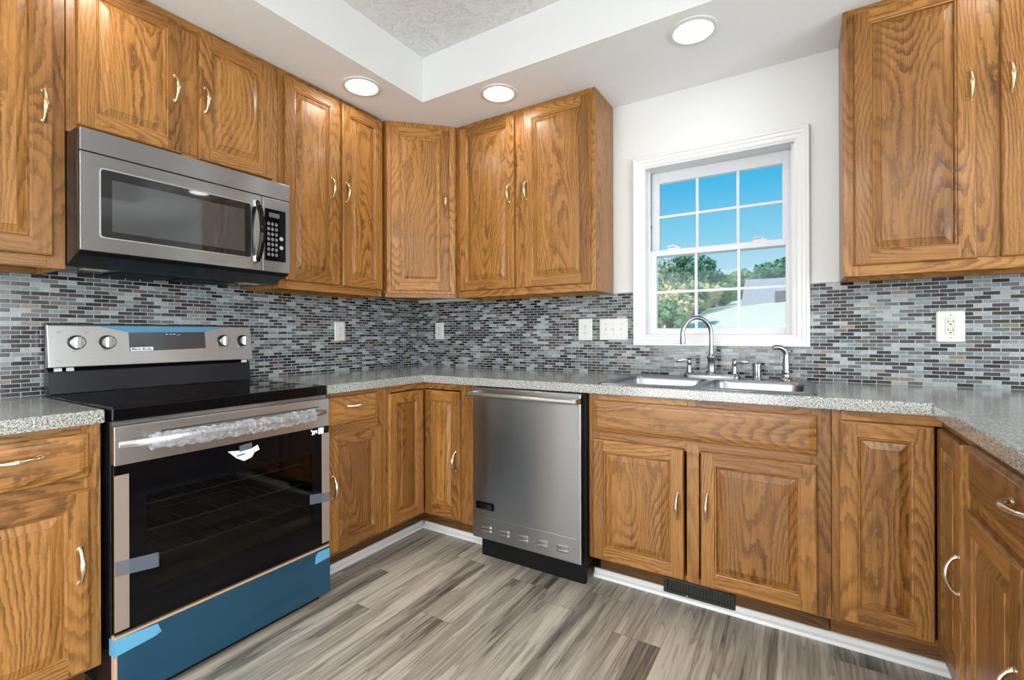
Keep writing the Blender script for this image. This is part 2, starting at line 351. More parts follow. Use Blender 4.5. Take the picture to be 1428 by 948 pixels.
# ------------------------------------------------------------------ mesh helpers
class MB:
    def __init__(s):
        s.bm = bmesh.new(); s.uv = s.bm.loops.layers.uv.new('UVMap')
    def face(s, vs, g='z', off=(0, 0), mi=0, n=None):
        try: f = s.bm.faces.new(vs)
        except ValueError: return None
        f.normal_update()
        nn = n or f.normal
        ax = max(range(3), key=lambda i: abs(nn[i])); gi = 'xyz'.index(g)
        oth = [i for i in range(3) if i != ax]
        if gi != ax: vi = gi; ui = [i for i in oth if i != gi][0]
        else: ui, vi = oth
        for l in f.loops: l[s.uv].uv = (l.vert.co[ui] + off[0], l.vert.co[vi] + off[1])
        f.material_index = mi
        return f
    def quad(s, pts, g='z', off=(0, 0), mi=0):
        return s.face([s.bm.verts.new(p) for p in pts], g, off, mi)
    def box(s, lo, hi, g='z', mi=0, off=None):
        if off is None: off = (random.uniform(0, 60), random.uniform(0, 60))
        x0, y0, z0 = lo; x1, y1, z1 = hi
        v = [s.bm.verts.new(p) for p in ((x0, y0, z0), (x1, y0, z0), (x1, y1, z0), (x0, y1, z0), (x0, y0, z1), (x1, y0, z1), (x1, y1, z1), (x0, y1, z1))]
        for q in ((0, 3, 2, 1), (4, 5, 6, 7), (0, 1, 5, 4), (1, 2, 6, 5), (2, 3, 7, 6), (3, 0, 4, 7)):
            s.face([v[i] for i in q], g, off, mi)
        return s
    def loft(s, loops, cap0=False, cap1=False, closed=True, g='z', off=(0, 0), mi=0):
        vl = [[s.bm.verts.new(p) for p in L] for L in loops]
        for a, b_ in zip(vl, vl[1:]):
            n = len(a)
            for i in range(n if closed else n - 1):
                j = (i + 1) % n
                s.face([a[i], a[j], b_[j], b_[i]], g, off, mi)
        if cap0: s.face(list(reversed(vl[0])), g, off, mi)
        if cap1: s.face(vl[-1], g, off, mi)
        return vl
    def lathe(s, prof, c=(0, 0, 0), axis='z', seg=24, mi=0):
        loops = []
        for r, h in prof:
            L = []
            for i in range(seg):
                a = 2 * PI * i / seg; p = (r * math.cos(a), r * math.sin(a), h)
                if axis == 'y': p = (p[0], p[2], -p[1])     # h along +y
                if axis == 'x': p = (p[2], p[0], p[1])
                if axis == '-y': p = (p[0], -p[2], p[1])
                L.append((c[0] + p[0], c[1] + p[1], c[2] + p[2]))
            loops.append(L)
        s.loft(loops, True, True, mi=mi)
        return s
    def tube(s, pts, rad, seg=10, mi=0, flat=1.0):
        pts = [Vector(p) for p in pts]
        if not hasattr(rad, '__len__'): rad = [rad] * len(pts)
        loops = []; up = None
        for i, p in enumerate(pts):
            t = (pts[min(i + 1, len(pts) - 1)] - pts[max(i - 1, 0)]).normalized()
            if up is None:
                up = Vector((0, 0, 1)) if abs(t.z) < .9 else Vector((1, 0, 0))
                up = (up - t * up.dot(t)).normalized()
            else: up = (up - t * up.dot(t)).normalized()
            sd = t.cross(up)
            loops.append([p + (up * math.cos(2 * PI * k / seg) + sd * math.sin(2 * PI * k / seg) * flat) * rad[i] for k in range(seg)])
        s.loft(loops, True, True, mi=mi)
        return s
    def prism(s, poly, axis, a, b_, mi=0, g='z', off=(0, 0)):
        # poly of 2D points extruded along axis between a and b_
        def P(q, h):
            if axis == 'y': return (q[0], h, q[1])
            if axis == 'x': return (h, q[0], q[1])
            return (q[0], q[1], h)
        s.loft([[P(q, a) for q in poly], [P(q, b_) for q in poly]], True, True, mi=mi, g=g, off=off)
        return s
    def cells(s, xs, ys, inc, z0, z1, mi=0, plane='xy', g='y', off=(0, 0)):
        def P(x, y, z): return (x, y, z) if plane == 'xy' else (x, z, y)
        vt = {}
        def V(i, j, k):
            if (i, j, k) not in vt: vt[(i, j, k)] = s.bm.verts.new(P(xs[i], ys[j], (z0, z1)[k]))
            return vt[(i, j, k)]
        nx, ny = len(xs) - 1, len(ys) - 1
        I = lambda i, j: 0 <= i < nx and 0 <= j < ny and inc(i, j)
        for i in range(nx):
            for j in range(ny):
                if not I(i, j): continue
                s.face([V(i, j, 1), V(i + 1, j, 1), V(i + 1, j + 1, 1), V(i, j + 1, 1)], g, off, mi)
                s.face([V(i, j + 1, 0), V(i + 1, j + 1, 0), V(i + 1, j, 0), V(i, j, 0)], g, off, mi)
                if not I(i - 1, j): s.face([V(i, j, 0), V(i, j, 1), V(i, j + 1, 1), V(i, j + 1, 0)], g, off, mi)
                if not I(i + 1, j): s.face([V(i + 1, j + 1, 0), V(i + 1, j + 1, 1), V(i + 1, j, 1), V(i + 1, j, 0)], g, off, mi)
                if not I(i, j - 1): s.face([V(i + 1, j, 0), V(i + 1, j, 1), V(i, j, 1), V(i, j, 0)], g, off, mi)
                if not I(i, j + 1): s.face([V(i, j + 1, 0), V(i, j + 1, 1), V(i + 1, j + 1, 1), V(i + 1, j + 1, 0)], g, off, mi)
        return s
    def build(s, name, mats, parent=None, smooth=False, bevel=0, seg=2, ang=35):
        if smooth or bevel:
            bmesh.ops.remove_doubles(s.bm, verts=s.bm.verts, dist=1e-6)
        bmesh.ops.recalc_face_normals(s.bm, faces=s.bm.faces)
        me = bpy.data.meshes.new(name); s.bm.to_mesh(me); s.bm.free()
        if not isinstance(mats, (list, tuple)): mats = [mats]
        for x in mats: me.materials.append(M[x] if isinstance(x, str) else x)
        o = bpy.data.objects.new(name, me); COL.objects.link(o)
        if parent: o.parent = parent
        if smooth:
            for p in me.polygons: p.use_smooth = True
            me.set_sharp_from_angle(angle=R(40))
        if bevel:
            md = o.modifiers.new('bevel', 'BEVEL'); md.width = bevel; md.segments = seg; md.limit_method = 'ANGLE'; md.angle_limit = R(ang)
        return o
def thing(name, label, cat, loc=(0, 0, 0), rz=0, group=None):
    o = bpy.data.objects.new(name, None); COL.objects.link(o)
    o.empty_display_size = .1
    o.location = loc; o.rotation_euler = (0, 0, R(rz)); o['label'] = label; o['category'] = cat
    if group: o['group'] = group
    return o
def tag(o, label, cat, group=None):
    o['label'] = label; o['category'] = cat
    if group: o['group'] = group
    return o
def struct(o, label=None):
    o['kind'] = 'structure'
    if label: o['label'] = label
    return o
def rrect(x0, x1, y0, y1, r, n=6):
    L = []
    for cx, cy, a0 in ((x1 - r, y1 - r, 0), (x0 + r, y1 - r, 90), (x0 + r, y0 + r, 180), (x1 - r, y0 + r, 270)):
        for i in range(n + 1):
            a = R(a0 + 90 * i / n); L.append((cx + r * math.cos(a), cy + r * math.sin(a)))
    return L
def text(body, size, loc, rot, material, parent, name, ext=.0006, scale_x=1.0):
    cu = bpy.data.curves.new(name, 'FONT'); cu.body = body; cu.size = size; cu.extrude = ext; cu.align_x = 'CENTER'; cu.align_y = 'CENTER'
    t = bpy.data.objects.new(name, cu); COL.objects.link(t)
    bpy.context.view_layer.update()
    me = bpy.data.meshes.new_from_object(t.evaluated_get(bpy.context.evaluated_depsgraph_get()))
    bpy.data.objects.remove(t)
    o = bpy.data.objects.new(name, me); COL.objects.link(o); me.materials.clear(); me.materials.append(M[material])
    o.location = loc; o.rotation_euler = rot; o.scale = (scale_x, 1, 1); o.parent = parent
    return o

# ------------------------------------------------------------------ room shell
RX, RY = 5.2, -5.2
ZC, ZT = 2.412, 2.655
TX0, TX1, TY0, TY1 = .620, 3.9, -.622, -4.4
mb = MB(); mb.quad([(0, RY, 0), (RX, RY, 0), (RX, 0, 0), (0, 0, 0)], 'y')
mb.box((-.2, RY - .2, -.1), (RX + .2, .2, -.002), 'y')
struct(mb.build('floor', 'floor'), 'grey brown wood look vinyl plank floor')
WX0, WX1, WZ0, WZ1 = 1.660, 2.367, 1.120, 2.035   # window opening
DX0, DX1 = 3.45, 4.25
mb = MB()
mb.cells([-.16, WX0, WX1, DX0, DX1, RX + .16], [0, WZ0, 2.03, WZ1, 2.75], lambda i, j: not ((i == 1 and j in (1, 2)) or (i == 3 and j <= 1)), .166, .006, plane='xz', g='z')
wb = struct(mb.build('wall_back', 'wall'), 'white painted wall above the mosaic tile, with the window')
mb = MB()
mb.cells([RY, -4.0, -3.64, 0.006], [0, .35, 2.05, 2.75], lambda i, j: not (i == 1 and j == 1), -.166, -.006, plane='xz', g='z')
for v in mb.bm.verts: v.co = Vector((v.co.y, v.co.x, v.co.z))
wl = struct(mb.build('wall_left', 'wall'), 'white painted wall behind the range')
mb = MB()
mb.cells([RY, -4.6, -1.0, 0], [0, .30, 2.15, 2.75], lambda i, j: not (i == 1 and j == 1), RX + .16, RX, plane='xz', g='z')
for v in mb.bm.verts: v.co = Vector((v.co.y, v.co.x, v.co.z))
struct(mb.build('wall_right', 'wall'))
mb = MB()
mb.cells([-.16, .30, 2.20, RX + .16], [0, .05, 2.15, 2.75], lambda i, j: not (i == 1 and j == 1), RY - .16, RY, plane='xz', g='z')
struct(mb.build('wall_front', 'wall'))
# tile backsplash panels (surface of the two walls)
mb = MB(); mb.box((-.0058, -3.2, .90), (0, -.0002, 1.386), 'z', off=(0.0, -.914 + TH * 40))
bsl = mb.build('backsplash', 'tile', wl)
bsl['label'] = 'grey and black mosaic brick tile'
mb = MB()
mb.cells([0, 1.604, 2.421, 3.40], [.90, 1.072, 1.364], lambda i, j: not (i == 1 and j == 1), .0058, 0, plane='xz', g='z', off=(.013, -.914 + TH * 40))
bsb = mb.build('backsplash', 'tile', wb)
bsb['label'] = 'grey and black mosaic brick tile'
# ceiling: low border and raised tray in one mesh
mb = MB()
mb.cells([-.16, TX0, TX1, RX + .16], [RY - .16, TY1, TY0, .16], lambda i, j: not (i == 1 and j == 1), ZC + .002, ZC, g='y')
a, b_, c_, d_ = (TX0, TY0), (TX1, TY0), (TX1, TY1), (TX0, TY1)
for p, q in ((a, b_), (b_, c_), (c_, d_), (d_, a)):
    mb.quad([(*p, ZC + .0018), (*q, ZC + .0018), (*q, ZT), (*p, ZT)], 'z', mi=2)
mb.quad([(*a, ZT), (*b_, ZT), (*c_, ZT), (*d_, ZT)], 'y', mi=1)
mb.box((-.2, RY - .2, 2.76), (RX + .2, .2, 2.8))
struct(mb.build('ceiling', ['ceiling', 'stomp', 'wall']), 'white ceiling with a raised stomp textured tray')

# out-of-frame glazing; front and right units are added only to carry fill light
def glazed(name, axis, a0, a1, z0, z1, pos, bars=()):
    mb = MB(); t = .05
    def B(x0, x1, zz0, zz1, d=.02):
        if axis == 'y': mb.box((x0, pos - d, zz0), (x1, pos + d, zz1))
        else: mb.box((pos - d, x0, zz0), (pos + d, x1, zz1))
    B(a0, a0 + t, z0, z1); B(a1 - t, a1, z0, z1); B(a0 + t, a1 - t, z0, z0 + t); B(a0 + t, a1 - t, z1 - t, z1)
    for q in bars: B(q - .03, q + .03, z0 + t, z1 - t)
    o = struct(mb.build(name, 'white_trim'))
    mb = MB()
    if axis == 'y': mb.box((a0 + t, pos - .003, z0 + t), (a1 - t, pos + .003, z1 - t))
    else: mb.box((pos - .003, a0 + t, z0 + t), (pos + .003, a1 - t, z1 - t))
    mb.build('pane', 'glass', o)
    return o
glazed('fill_opening_front', 'y', .30, 2.20, .05, 2.15, RY - .08, (1.25,))  # unseen glazing, added so the front fill light has an opening
glazed('door_2', 'y', DX0, DX1, 0, 2.03, .09, (3.75,))
glazed('window_2', 'x', -4.0, -3.64, .35, 2.05, -.09)
glazed('fill_opening_right', 'x', -4.6, -1.0, .30, 2.15, RX + .08, (-3.4, -2.2))  # unseen glazing, added around the right-hand fill light

# white shoe mouldings along the toe kicks
def shoe(name, pts):
    # pts: centre line along kick face, moulding to the room side; profile quarter round
    mb = MB()
    for (p, q, nrm) in pts:
        p = Vector((*p, 0)); q = Vector((*q, 0)); n = Vector((*nrm, 0))
        prof = [(0, 0), (.019, 0), (.019, .004), (.016, .012), (.010, .017), (.006, .019), (.006, .036), (0, .038)]
        mb.loft([[P + n * d + Vector((0, 0, h)) for d, h in prof] for P in (p, q)], True, True)
    return struct(mb.build(name, 'white_trim'), 'white shoe moulding under the cabinets')
KX = .478
shoe('baseboard_left', [((KX, -1.252), (KX, -KX), (1, 0))])
shoe('baseboard_back', [((KX + .019, -KX), (.955, -KX), (0, -1))])
shoe('baseboard_back', [((1.560, -KX), (1.878, -KX), (0, -1)), ((2.163, -KX), (2.885, -KX), (0, -1))])
mb = MB(); prof = [(0, 0), (.019, 0), (.019, .004), (.016, .012), (.010, .017), (.006, .019), (0, .019)]
mb.loft([[(x, -KX - d, h) for d, h in prof] for x in (1.878, 2.163)], True, True)
struct(mb.build('baseboard_back', 'white_trim'), 'white quarter round below the floor register')
shoe('baseboard_right', [((2.888, -KX - .02), (2.888, -1.9), (-1, 0))])

# ------------------------------------------------------------------ window over the sink
win = struct(bpy.data.objects.new('window_1', None), 'white double hung window over the sink'); COL.objects.link(win)
win.location = (2.013, 0, 1.07)
bpy.context.view_layer.update()
def wpart(mb, name, m_, **k):
    o = mb.build(name, m_, **k); o.parent = win; o.matrix_parent_inverse = win.matrix_world.inverted(); return o
mb = MB()
X0, X1, Z0, Z1 = 1.602, 2.423, 1.070, 2.091
IX0, IX1, IZ0, IZ1 = 1.662, 2.365, 1.122, 2.033
prof = [(0, 0.004), (0, -.022), (.004, -.026), (.014, -.026), (.018, -.022), (.030, -.020), (.036, -.016), (.050, -.014), (.056, -.010), (1, -.008), (1, .004)]
loops = []
for t, y in prof:
    k_ = t / .060 if t < 1 else 1
    x0 = X0 + (IX0 - X0) * k_; x1 = X1 + (IX1 - X1) * k_; z0 = Z0 + (IZ0 - Z0) * k_; z1 = Z1 + (IZ1 - Z1) * k_
    loops.append([(x0, y, z0), (x1, y, z0), (x1, y, z1), (x0, y, z1)])
mb.loft(loops)
wpart(mb, 'casing', 'white_trim')
mb = MB()
def frame(mb, x0, x1, z0, z1, w, y0, y1, wt=None, wb_=None):
    wt = wt or w; wb_ = wb_ or w
    mb.box((x0, y0, z0), (x0 + w, y1, z1)); mb.box((x1 - w, y0, z0), (x1, y1, z1))
    mb.box((x0 + w, y0, z0), (x1 - w, y1, z0 + wb_)); mb.box((x0 + w, y0, z1 - wt), (x1 - w, y1, z1))
frame(mb, WX0 + .0005, WX1 - .0005, WZ0 + .0005, WZ1 - .0005, .006, -.007, .16)
mb.box((WX0 + .006, .052, WZ0 + .006), (WX0 + .018, .060, WZ1 - .006)); mb.box((WX1 - .018, .030, WZ0 + .006), (WX1 - .006, .036, WZ1 - .006))
wpart(mb, 'jamb', 'white_trim')
def sash(x0, x1, z0, z1, y0, y1, gx0, gx1, gz0, gz1, nm):
    mb = MB()
    mb.box((x0, y0, z0), (gx0, y1, z1)); mb.box((gx1, y0, z0), (x1, y1, z1))
    mb.box((gx0, y0, z0), (gx1, y1, gz0)); mb.box((gx0, y0, gz1), (gx1, y1, z1))
    s = wpart(mb, nm, 'vinyl', bevel=.0015)
    ym = (y0 + y1) / 2
    mb = MB()
    for k in (1, 2):
        x = gx0 + (gx1 - gx0) * k / 3
        mb.box((x - .0065, ym - .008, gz0), (x + .0065, ym + .008, gz1))
    z = (gz0 + gz1) / 2
    mb.box((gx0, ym - .0078, z - .0065), (gx1, ym + .0078, z + .0065))
    g_ = mb.build('muntin_grid', 'vinyl', s)
    mb = MB(); mb.box((gx0, ym - .002, gz0), (gx1, ym + .002, gz1)); mb.build('pane', 'glass', s)
    return s
up = sash(1.672, 2.355, 1.560, 2.027, .096, .124, 1.716, 2.310, 1.597, 1.968, 'upper_sash')
lo_ = sash(1.668, 2.359, 1.128, 1.590, .060, .088, 1.708, 2.324, 1.163, 1.560, 'lower_sash')
for i, xc in enumerate((1.800, 2.215)):
    mb = MB(); mb.prism(rrect(xc - .036, xc + .036, .064, .084, .008), 'z', 1.590, 1.600)
    mb.lathe([(.010, 1.600), (.010, 1.608), (.006, 1.610)], (xc + .012, .074, 0), 'z', 14)
    mb.tube([(xc + .012, .074, 1.607), (xc, .066, 1.612), (xc - .02, .060, 1.610), (xc - .03, .058, 1.606)], .0045, 8)
    wpart(mb, 'sash_lock', 'vinyl', smooth=True)
for x, z in ((1.668, 1.72), (2.352, 1.78)):
    mb = MB(); mb.box((x - .002, .090, z), (x + .006, .098, z + .02)); wpart(mb, 'tilt_latch', 'label_grey')

# ------------------------------------------------------------------ cabinets
def O(): return (random.uniform(0, 80), random.uniform(0, 80))
def door_mesh(x0, x1, z0, z1, T=.0195, fw=.056, panel=True):
    mb = MB(); o1, o2, o3, o4, o5 = O(), O(), O(), O(), O()
    def ring(ins, y): return [(x0 + ins, y, z0 + ins), (x1 - ins, y, z0 + ins), (x1 - ins, y, z1 - ins), (x0 + ins, y, z1 - ins)]
    def strip(a, b_, offs, gs=('x', 'z', 'x', 'z')):
        A = ring(*a); B = ring(*b_)
        for i in range(4):
            j = (i + 1) % 4
            mb.quad([A[i], A[j], B[j], B[i]], gs[i], offs[i])
    fo = (o3, o2, o4, o1)
    mb.quad(list(reversed(ring(0, 0))), 'z', o1)
    strip((0, 0), (0, -T + .006), fo); strip((0, -T + .006), (.002, -T + .002), fo); strip((.002, -T + .002), (.006, -T), fo)
    a = .006; w = fw - .006
    # flat stiles run full height, rails between them
    mb.quad([(x0 + a, -T, z0 + a), (x0 + w, -T, z0 + a), (x0 + w, -T, z1 - a), (x0 + a, -T, z1 - a)], 'z', o1)
    mb.quad([(x1 - w, -T, z0 + a), (x1 - a, -T, z0 + a), (x1 - a, -T, z1 - a), (x1 - w, -T, z1 - a)], 'z', o2)
    mb.quad([(x0 + w, -T, z0 + a), (x1 - w, -T, z0 + a), (x1 - w, -T, z0 + w), (x0 + w, -T, z0 + w)], 'x', o3)
    mb.quad([(x0 + w, -T, z1 - w), (x1 - w, -T, z1 - w), (x1 - w, -T, z1 - a), (x0 + w, -T, z1 - a)], 'x', o4)
    strip((w, -T), (w + .002, -T + .003), fo); strip((w + .002, -T + .003), (w + .007, -T + .004), fo); strip((w + .007, -T + .004), (w + .011, -T + .011), fo)
    po = (o5,) * 4; pg = ('z',) * 4
    strip((w + .011, -T + .011), (w + .014, -T + .011), po, pg)
    strip((w + .014, -T + .011), (w + .036, -T + .003), po, pg)
    strip((w + .036, -T + .003), (w + .037, -T + .001), po, pg)
    mb.quad(ring(w + .037, -T + .001), 'z', o5)
    return mb
def slab_mesh(x0, x1, z0, z1, T=.0195):
    mb = MB(); o = O()
    def ring(ins, y): return [(x0 + ins, y, z0 + ins), (x1 - ins, y, z0 + ins), (x1 - ins, y, z1 - ins), (x0 + ins, y, z1 - ins)]
    mb.quad(list(reversed(ring(0, 0))), 'x', o)
    seq = [(0, 0), (0, -T + .009), (.003, -T + .006), (.012, -T + .004), (.014, -T + .002), (.024, -T)]
    for a, b_ in zip(seq, seq[1:]):
        A = ring(*a); B = ring(*b_)
        for i in range(4): mb.quad([A[i], A[(i + 1) % 4], B[(i + 1) % 4], B[i]], 'x', o)
    mb.quad(ring(.024, -T), 'x', o)
    return mb
def handle(parent, x, z, m_, vertical=True, y=-.0195, L=.098):
    mb = MB(); pts = []; rad = []
    n = 16
    for i in range(n + 1):
        t = i / n; s_ = math.sin(PI * t)
        d = .003 + .023 * (s_ ** .62)
        a = (t - .5) * L
        pts.append((0, y - d, a) if vertical else (a, y - d, 0))
        rad.append(.0040 + .0016 * s_ + .0022 * math.exp(-((t - .5) / .16) ** 2) * 1.0 + .0026 * (abs(2 * t - 1) ** 8))
    pts = [(p[0] + x, p[1], p[2] + z) for p in pts]
    mb.tube(pts, rad, 10)
    for sgn in (-1, 1):
        c = (x, y, z + sgn * L / 2) if vertical else (x + sgn * L / 2, y, z)
        mb.lathe([(.0075, -.0005), (.0075, .002), (.005, .004), (.0035, .009)], c, '-y', 12)
    return mb.build('handle', m_, parent, smooth=True)
def bx(parent, name, boxes, m_='oak', bevel=.0012, g='z'):
    mb = MB()
    for b in boxes:
        lo, hi = b[0], b[1]; gg = b[2] if len(b) > 2 else g
        mb.box(lo, hi, gg)
    return mb.build(name, m_, parent, bevel=bevel, seg=1)
def add_door(root, x0, x1, z0, z1, hs=None, hz=None, hm='brass', fw=.056):
    d = door_mesh(x0, x1, z0, z1, fw=fw).build('door', 'oak', root)
    if hs: handle(d, (x0 + .024) if hs == 'l' else (x1 - .024) if hs == 'r' else hs, hz, hm)
    return d
def upper(name_loc, rz, W, z0, z1, dep, doors, label, frame_x=(), ztop=2.41, bottom=True):
    """doors: list of (x0,x1,z0,z1,hs,hz) in local coordinates, z absolute"""
    x, y = name_loc
    t = thing('upper_cabinet', label, 'cabinet', (x, y, z0), rz)
    H = ztop - z0
    e = .0005
    bx(t, 'body', [((e, .019, 0), (.016, dep, H)), ((W - .016, .019, 0), (W - e, dep, H)), ((.016, .019, .024), (W - .016, dep, .036)),
                   ((.016, .019, H - .014), (W - .016, dep, H)), ((.016, dep - .006, .036), (W - .016, dep, H - .014)), ((.016, dep - .02, 0), (W - .016, dep - .008, .024), 'x')])
    ff = []
    xs = sorted(frame_x)
    ff.append(((e, 0, 0), (xs[0], .019, H)))
    ff.append(((xs[-1], 0, 0), (W - e, .019, H)))
    for a, b_ in zip(xs[1:-1:2], xs[2:-1:2]): ff.append(((a, 0, .0425), (b_, .019, H - .0425)))
    ff.append(((xs[0], 0, 0), (xs[-1], .019, .042), 'x')); ff.append(((xs[0], 0, H - .042), (xs[-1], .019, H), 'x'))
    bx(t, 'face_frame', ff)
    for d in doors:
        add_door(t, d[0], d[1], d[2] - z0, d[3] - z0, d[4], (d[5] - z0) if d[5] else None)
    return t
UB, DZ0, DZ1 = 1.358, 1.397, 2.384
FX = .273
LY = lambda y, y0: y - y0
# tall cabinet at the left edge
y0 = -2.470
upper((FX, y0), 90, -2.0085 - y0, UB, 0, .270, [(.03, -2.042 - y0, DZ0, DZ1, 'r', 1.886)],
      'tall oak wall cabinet left of the microwave', (.045, -2.055 - y0))
y0 = -2.0075
upper((FX, y0), 90, .7565, 1.829, 0, .270, [(-1.981 - y0, -1.662 - y0, 1.859, DZ1, 'r', 2.108), (-1.599 - y0, -1.285 - y0, 1.859, DZ1, 'l', 2.108)],
      'short two-door oak wall cabinet directly above the microwave', (.045, .32, .432, .71))
y0 = -1.250
upper((FX, y0), 90, .645, UB, 0, .270, [(-1.222 - y0, -.912 - y0, DZ0, DZ1, -.960 - y0, 1.905), (-.892 - y0, -.610 - y0, DZ0, DZ1, 'l', 1.905)],
      'two-door oak wall cabinet between the microwave and the corner', (.04, .33, .37, .62))
# diagonal corner cabinet
A_ = .5755; FL = math.hypot(A_ - FX, A_ - FX)
t = thing('upper_cabinet', 'single-door oak cabinet set diagonally in the corner', 'cabinet', (FX, -A_, UB), 45)
H = 2.41 - UB
bx(t, 'face_frame', [((.0, 0, 0), (.040, .019, H)), ((FL - .040, 0, 0), (FL, .019, H)), ((.04, 0, 0), (FL - .04, .019, .042), 'x'), ((.04, 0, H - .042), (FL - .04, .019, H), 'x')])
mb = MB()
c45 = math.cos(R(45))
def loc2(X, Y):
    dx, dy = X - FX, Y + A_
    return (dx * c45 + dy * c45, -dx * c45 + dy * c45)
poly = [loc2(*p) for p in ((.290, -.5755), (.5755, -.290), (.5755, -.004), (.004, -.004), (.004, -.5755))]
mb.prism(poly, 'z', .024, H)
mb.build('body', 'oak', t)
add_door(t, .034, FL - .046, DZ0 - UB, DZ1 - UB, .357, 1.945 - UB)
# back wall uppers
x0 = .578
upper((x0, -FX), 0, 1.486 - x0, UB, 0, .268, [(.612 - x0, 1.003 - x0, DZ0, DZ1, .971 - x0, 1.935), (1.066 - x0, 1.463 - x0, DZ0, DZ1, 1.084 - x0, 1.935)],
      'two-door oak wall cabinet between the corner and the window', (.05, .415, .50, .875))
x0 = 2.533
upper((x0, -FX), 0, .84, UB, 0, .268, [(2.567 - x0, 2.919 - x0, DZ0, DZ1, 2.904 - x0 - .002, 2.010), (2.981 - x0, 3.335 - x0, DZ0, DZ1, 3.004 - x0, 2.010)],
      'two-door oak wall cabinet right of the window', (.05, .375, .46, .79))

# base cabinets
BZ = .148
def base(loc, rz, W, label, fronts, frame, ztop=.872, dep=.60, kick=.131, kick_x=None, side=True):
    t = thing('base_cabinet', label, 'cabinet', (*loc, 0), rz)
    e = .0008
    k0, k1 = kick_x or (e, W - e)
    bx(t, 'body', [((e, .0195, BZ), (.016, dep, ztop)), ((W - .016, .0195, BZ), (W - e, dep, ztop)), ((.016, .0195, BZ), (W - .016, dep, BZ + .015)), ((.016, dep - .01, BZ + .015), (W - .016, dep, ztop))])
    bx(t, 'face_frame', frame)
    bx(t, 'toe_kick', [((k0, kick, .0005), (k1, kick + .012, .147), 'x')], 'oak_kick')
    for f in fronts:
        kind, x0, x1, z0, z1 = f[:5]
        if kind == 'door':
            add_door(t, x0, x1, z0, z1, f[5] if len(f) > 5 else None, f[6] if len(f) > 6 else None, 'champagne')
        else:
            d = slab_mesh(x0, x1, z0, z1).build('drawer' if kind == 'drawer' else 'false_drawer_front', 'oak', t)
            if len(f) > 5: handle(d, f[5], f[6], 'champagne', False)
    return t
def fr(W, stiles, rails, z0=BZ, z1=.872):
    o = [((a, 0, z0), (b_, .019, z1)) for a, b_ in stiles]
    for (a, b_, c, d) in rails: o.append(((a, 0, c), (b_, .019, d), 'x'))
    return o
FB = .610
y0 = -2.415; W = -2.0195 - y0
base((FB, y0), 90, W, 'oak base cabinet with one drawer, left of the range',
     [('drawer', -2.366 - y0, -2.049 - y0, .719, .849, -2.205 - y0, .800), ('door', -2.366 - y0, -2.049 - y0, .160, .686, 'r', .470)],
     fr(W, [(0, .05), (W - .045, W)], [(.05, W - .045, BZ, .17), (.05, W - .045, .675, .73), (.05, W - .045, .84, .872)]), kick=.131)
y0 = -1.2525; W = -.897 - y0
base((FB, y0), 90, W, 'oak base cabinet with one drawer, right of the range',
     [('drawer', -1.2405 - y0, -.951 - y0, .729, .853, -1.084 - y0, .808), ('door', -1.2405 - y0, -.933 - y0, .163, .687, 'l', .455)],
     fr(W, [(.0, .04), (W - .045, W)], [(.04, W - .045, BZ, .17), (.04, W - .045, .68, .735), (.04, W - .045, .845, .872)]))
# left corner cabinet (two doors meeting at a right angle)
t = thing('base_cabinet', 'oak corner cabinet left of the dishwasher, two doors meeting at a right angle', 'cabinet', (.3, -.3, 0), 0)
def corner_cab(t, ox, oy, mirror=False, XC=None):
    pass
def wbox(t, name, boxes, m_='oak'):
    """boxes in world coordinates on an unrotated thing"""
    L = t.location
    return bx(t, name, [((b[0][0] - L.x, b[0][1] - L.y, b[0][2] - L.z), (b[1][0] - L.x, b[1][1] - L.y, b[1][2] - L.z), *b[2:]) for b in boxes], m_)
wbox(t, 'body', [((.01, -.8955, BZ), (.59, -.8795, .872)), ((.01, -.8795, BZ), (.59, -.59, BZ + .015)), ((.01, -.59, BZ), (.93, -.01, BZ + .015)), ((.929, -.59, BZ), (.945, -.01, .872)), ((.01, -.02, BZ + .015), (.929, -.01, .872)), ((.01, -.8795, BZ + .015), (.02, -.02, .872))])
wbox(t, 'face_frame', [((.591, -.8962, BZ), (.610, -.855, .872)), ((.591, -.855, BZ), (.610, -.610, .17), 'y'), ((.591, -.855, .838), (.610, -.610, .872), 'y'),
     ((.612, -.610, BZ), (.870, -.591, .17), 'x'), ((.612, -.610, .838), (.870, -.591, .872), 'x'), ((.870, -.610, BZ), (.948, -.591, .872)), ((.591, -.610, BZ), (.612, -.591, .872))])
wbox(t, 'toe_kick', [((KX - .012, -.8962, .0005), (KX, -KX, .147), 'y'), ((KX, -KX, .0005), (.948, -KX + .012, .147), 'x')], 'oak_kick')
for rz, x0, x1, hs in ((90, -.882, -.6315, None), (0, .6315, .872, .849)):
    d = door_mesh(x0, x1, .160, .834)
    d = d.build('door', 'oak')
    d.parent = t
    if rz == 90: d.location = (FB - .3, .3, 0); d.rotation_euler = (0, 0, R(90))
    else: d.location = (-.3, -FB + .3, 0)
    if hs: handle(d, hs - .003, .468, 'champagne')
# filler with pull-out board beside the dishwasher
t = thing('filler_panel', 'narrow oak filler strip with a scored block, left of the dishwasher', 'panel', (.949, -.610, 0), 0)
bx(t, 'strip', [((0, -.012, .165), (.022, .002, .425)), ((0, -.012, .505), (.022, .002, .845)), ((0, .0, BZ), (.022, .019, .872))])
bx(t, 'breadboard_end', [((0, -.013, .431), (.022, .002, .499), 'x')])
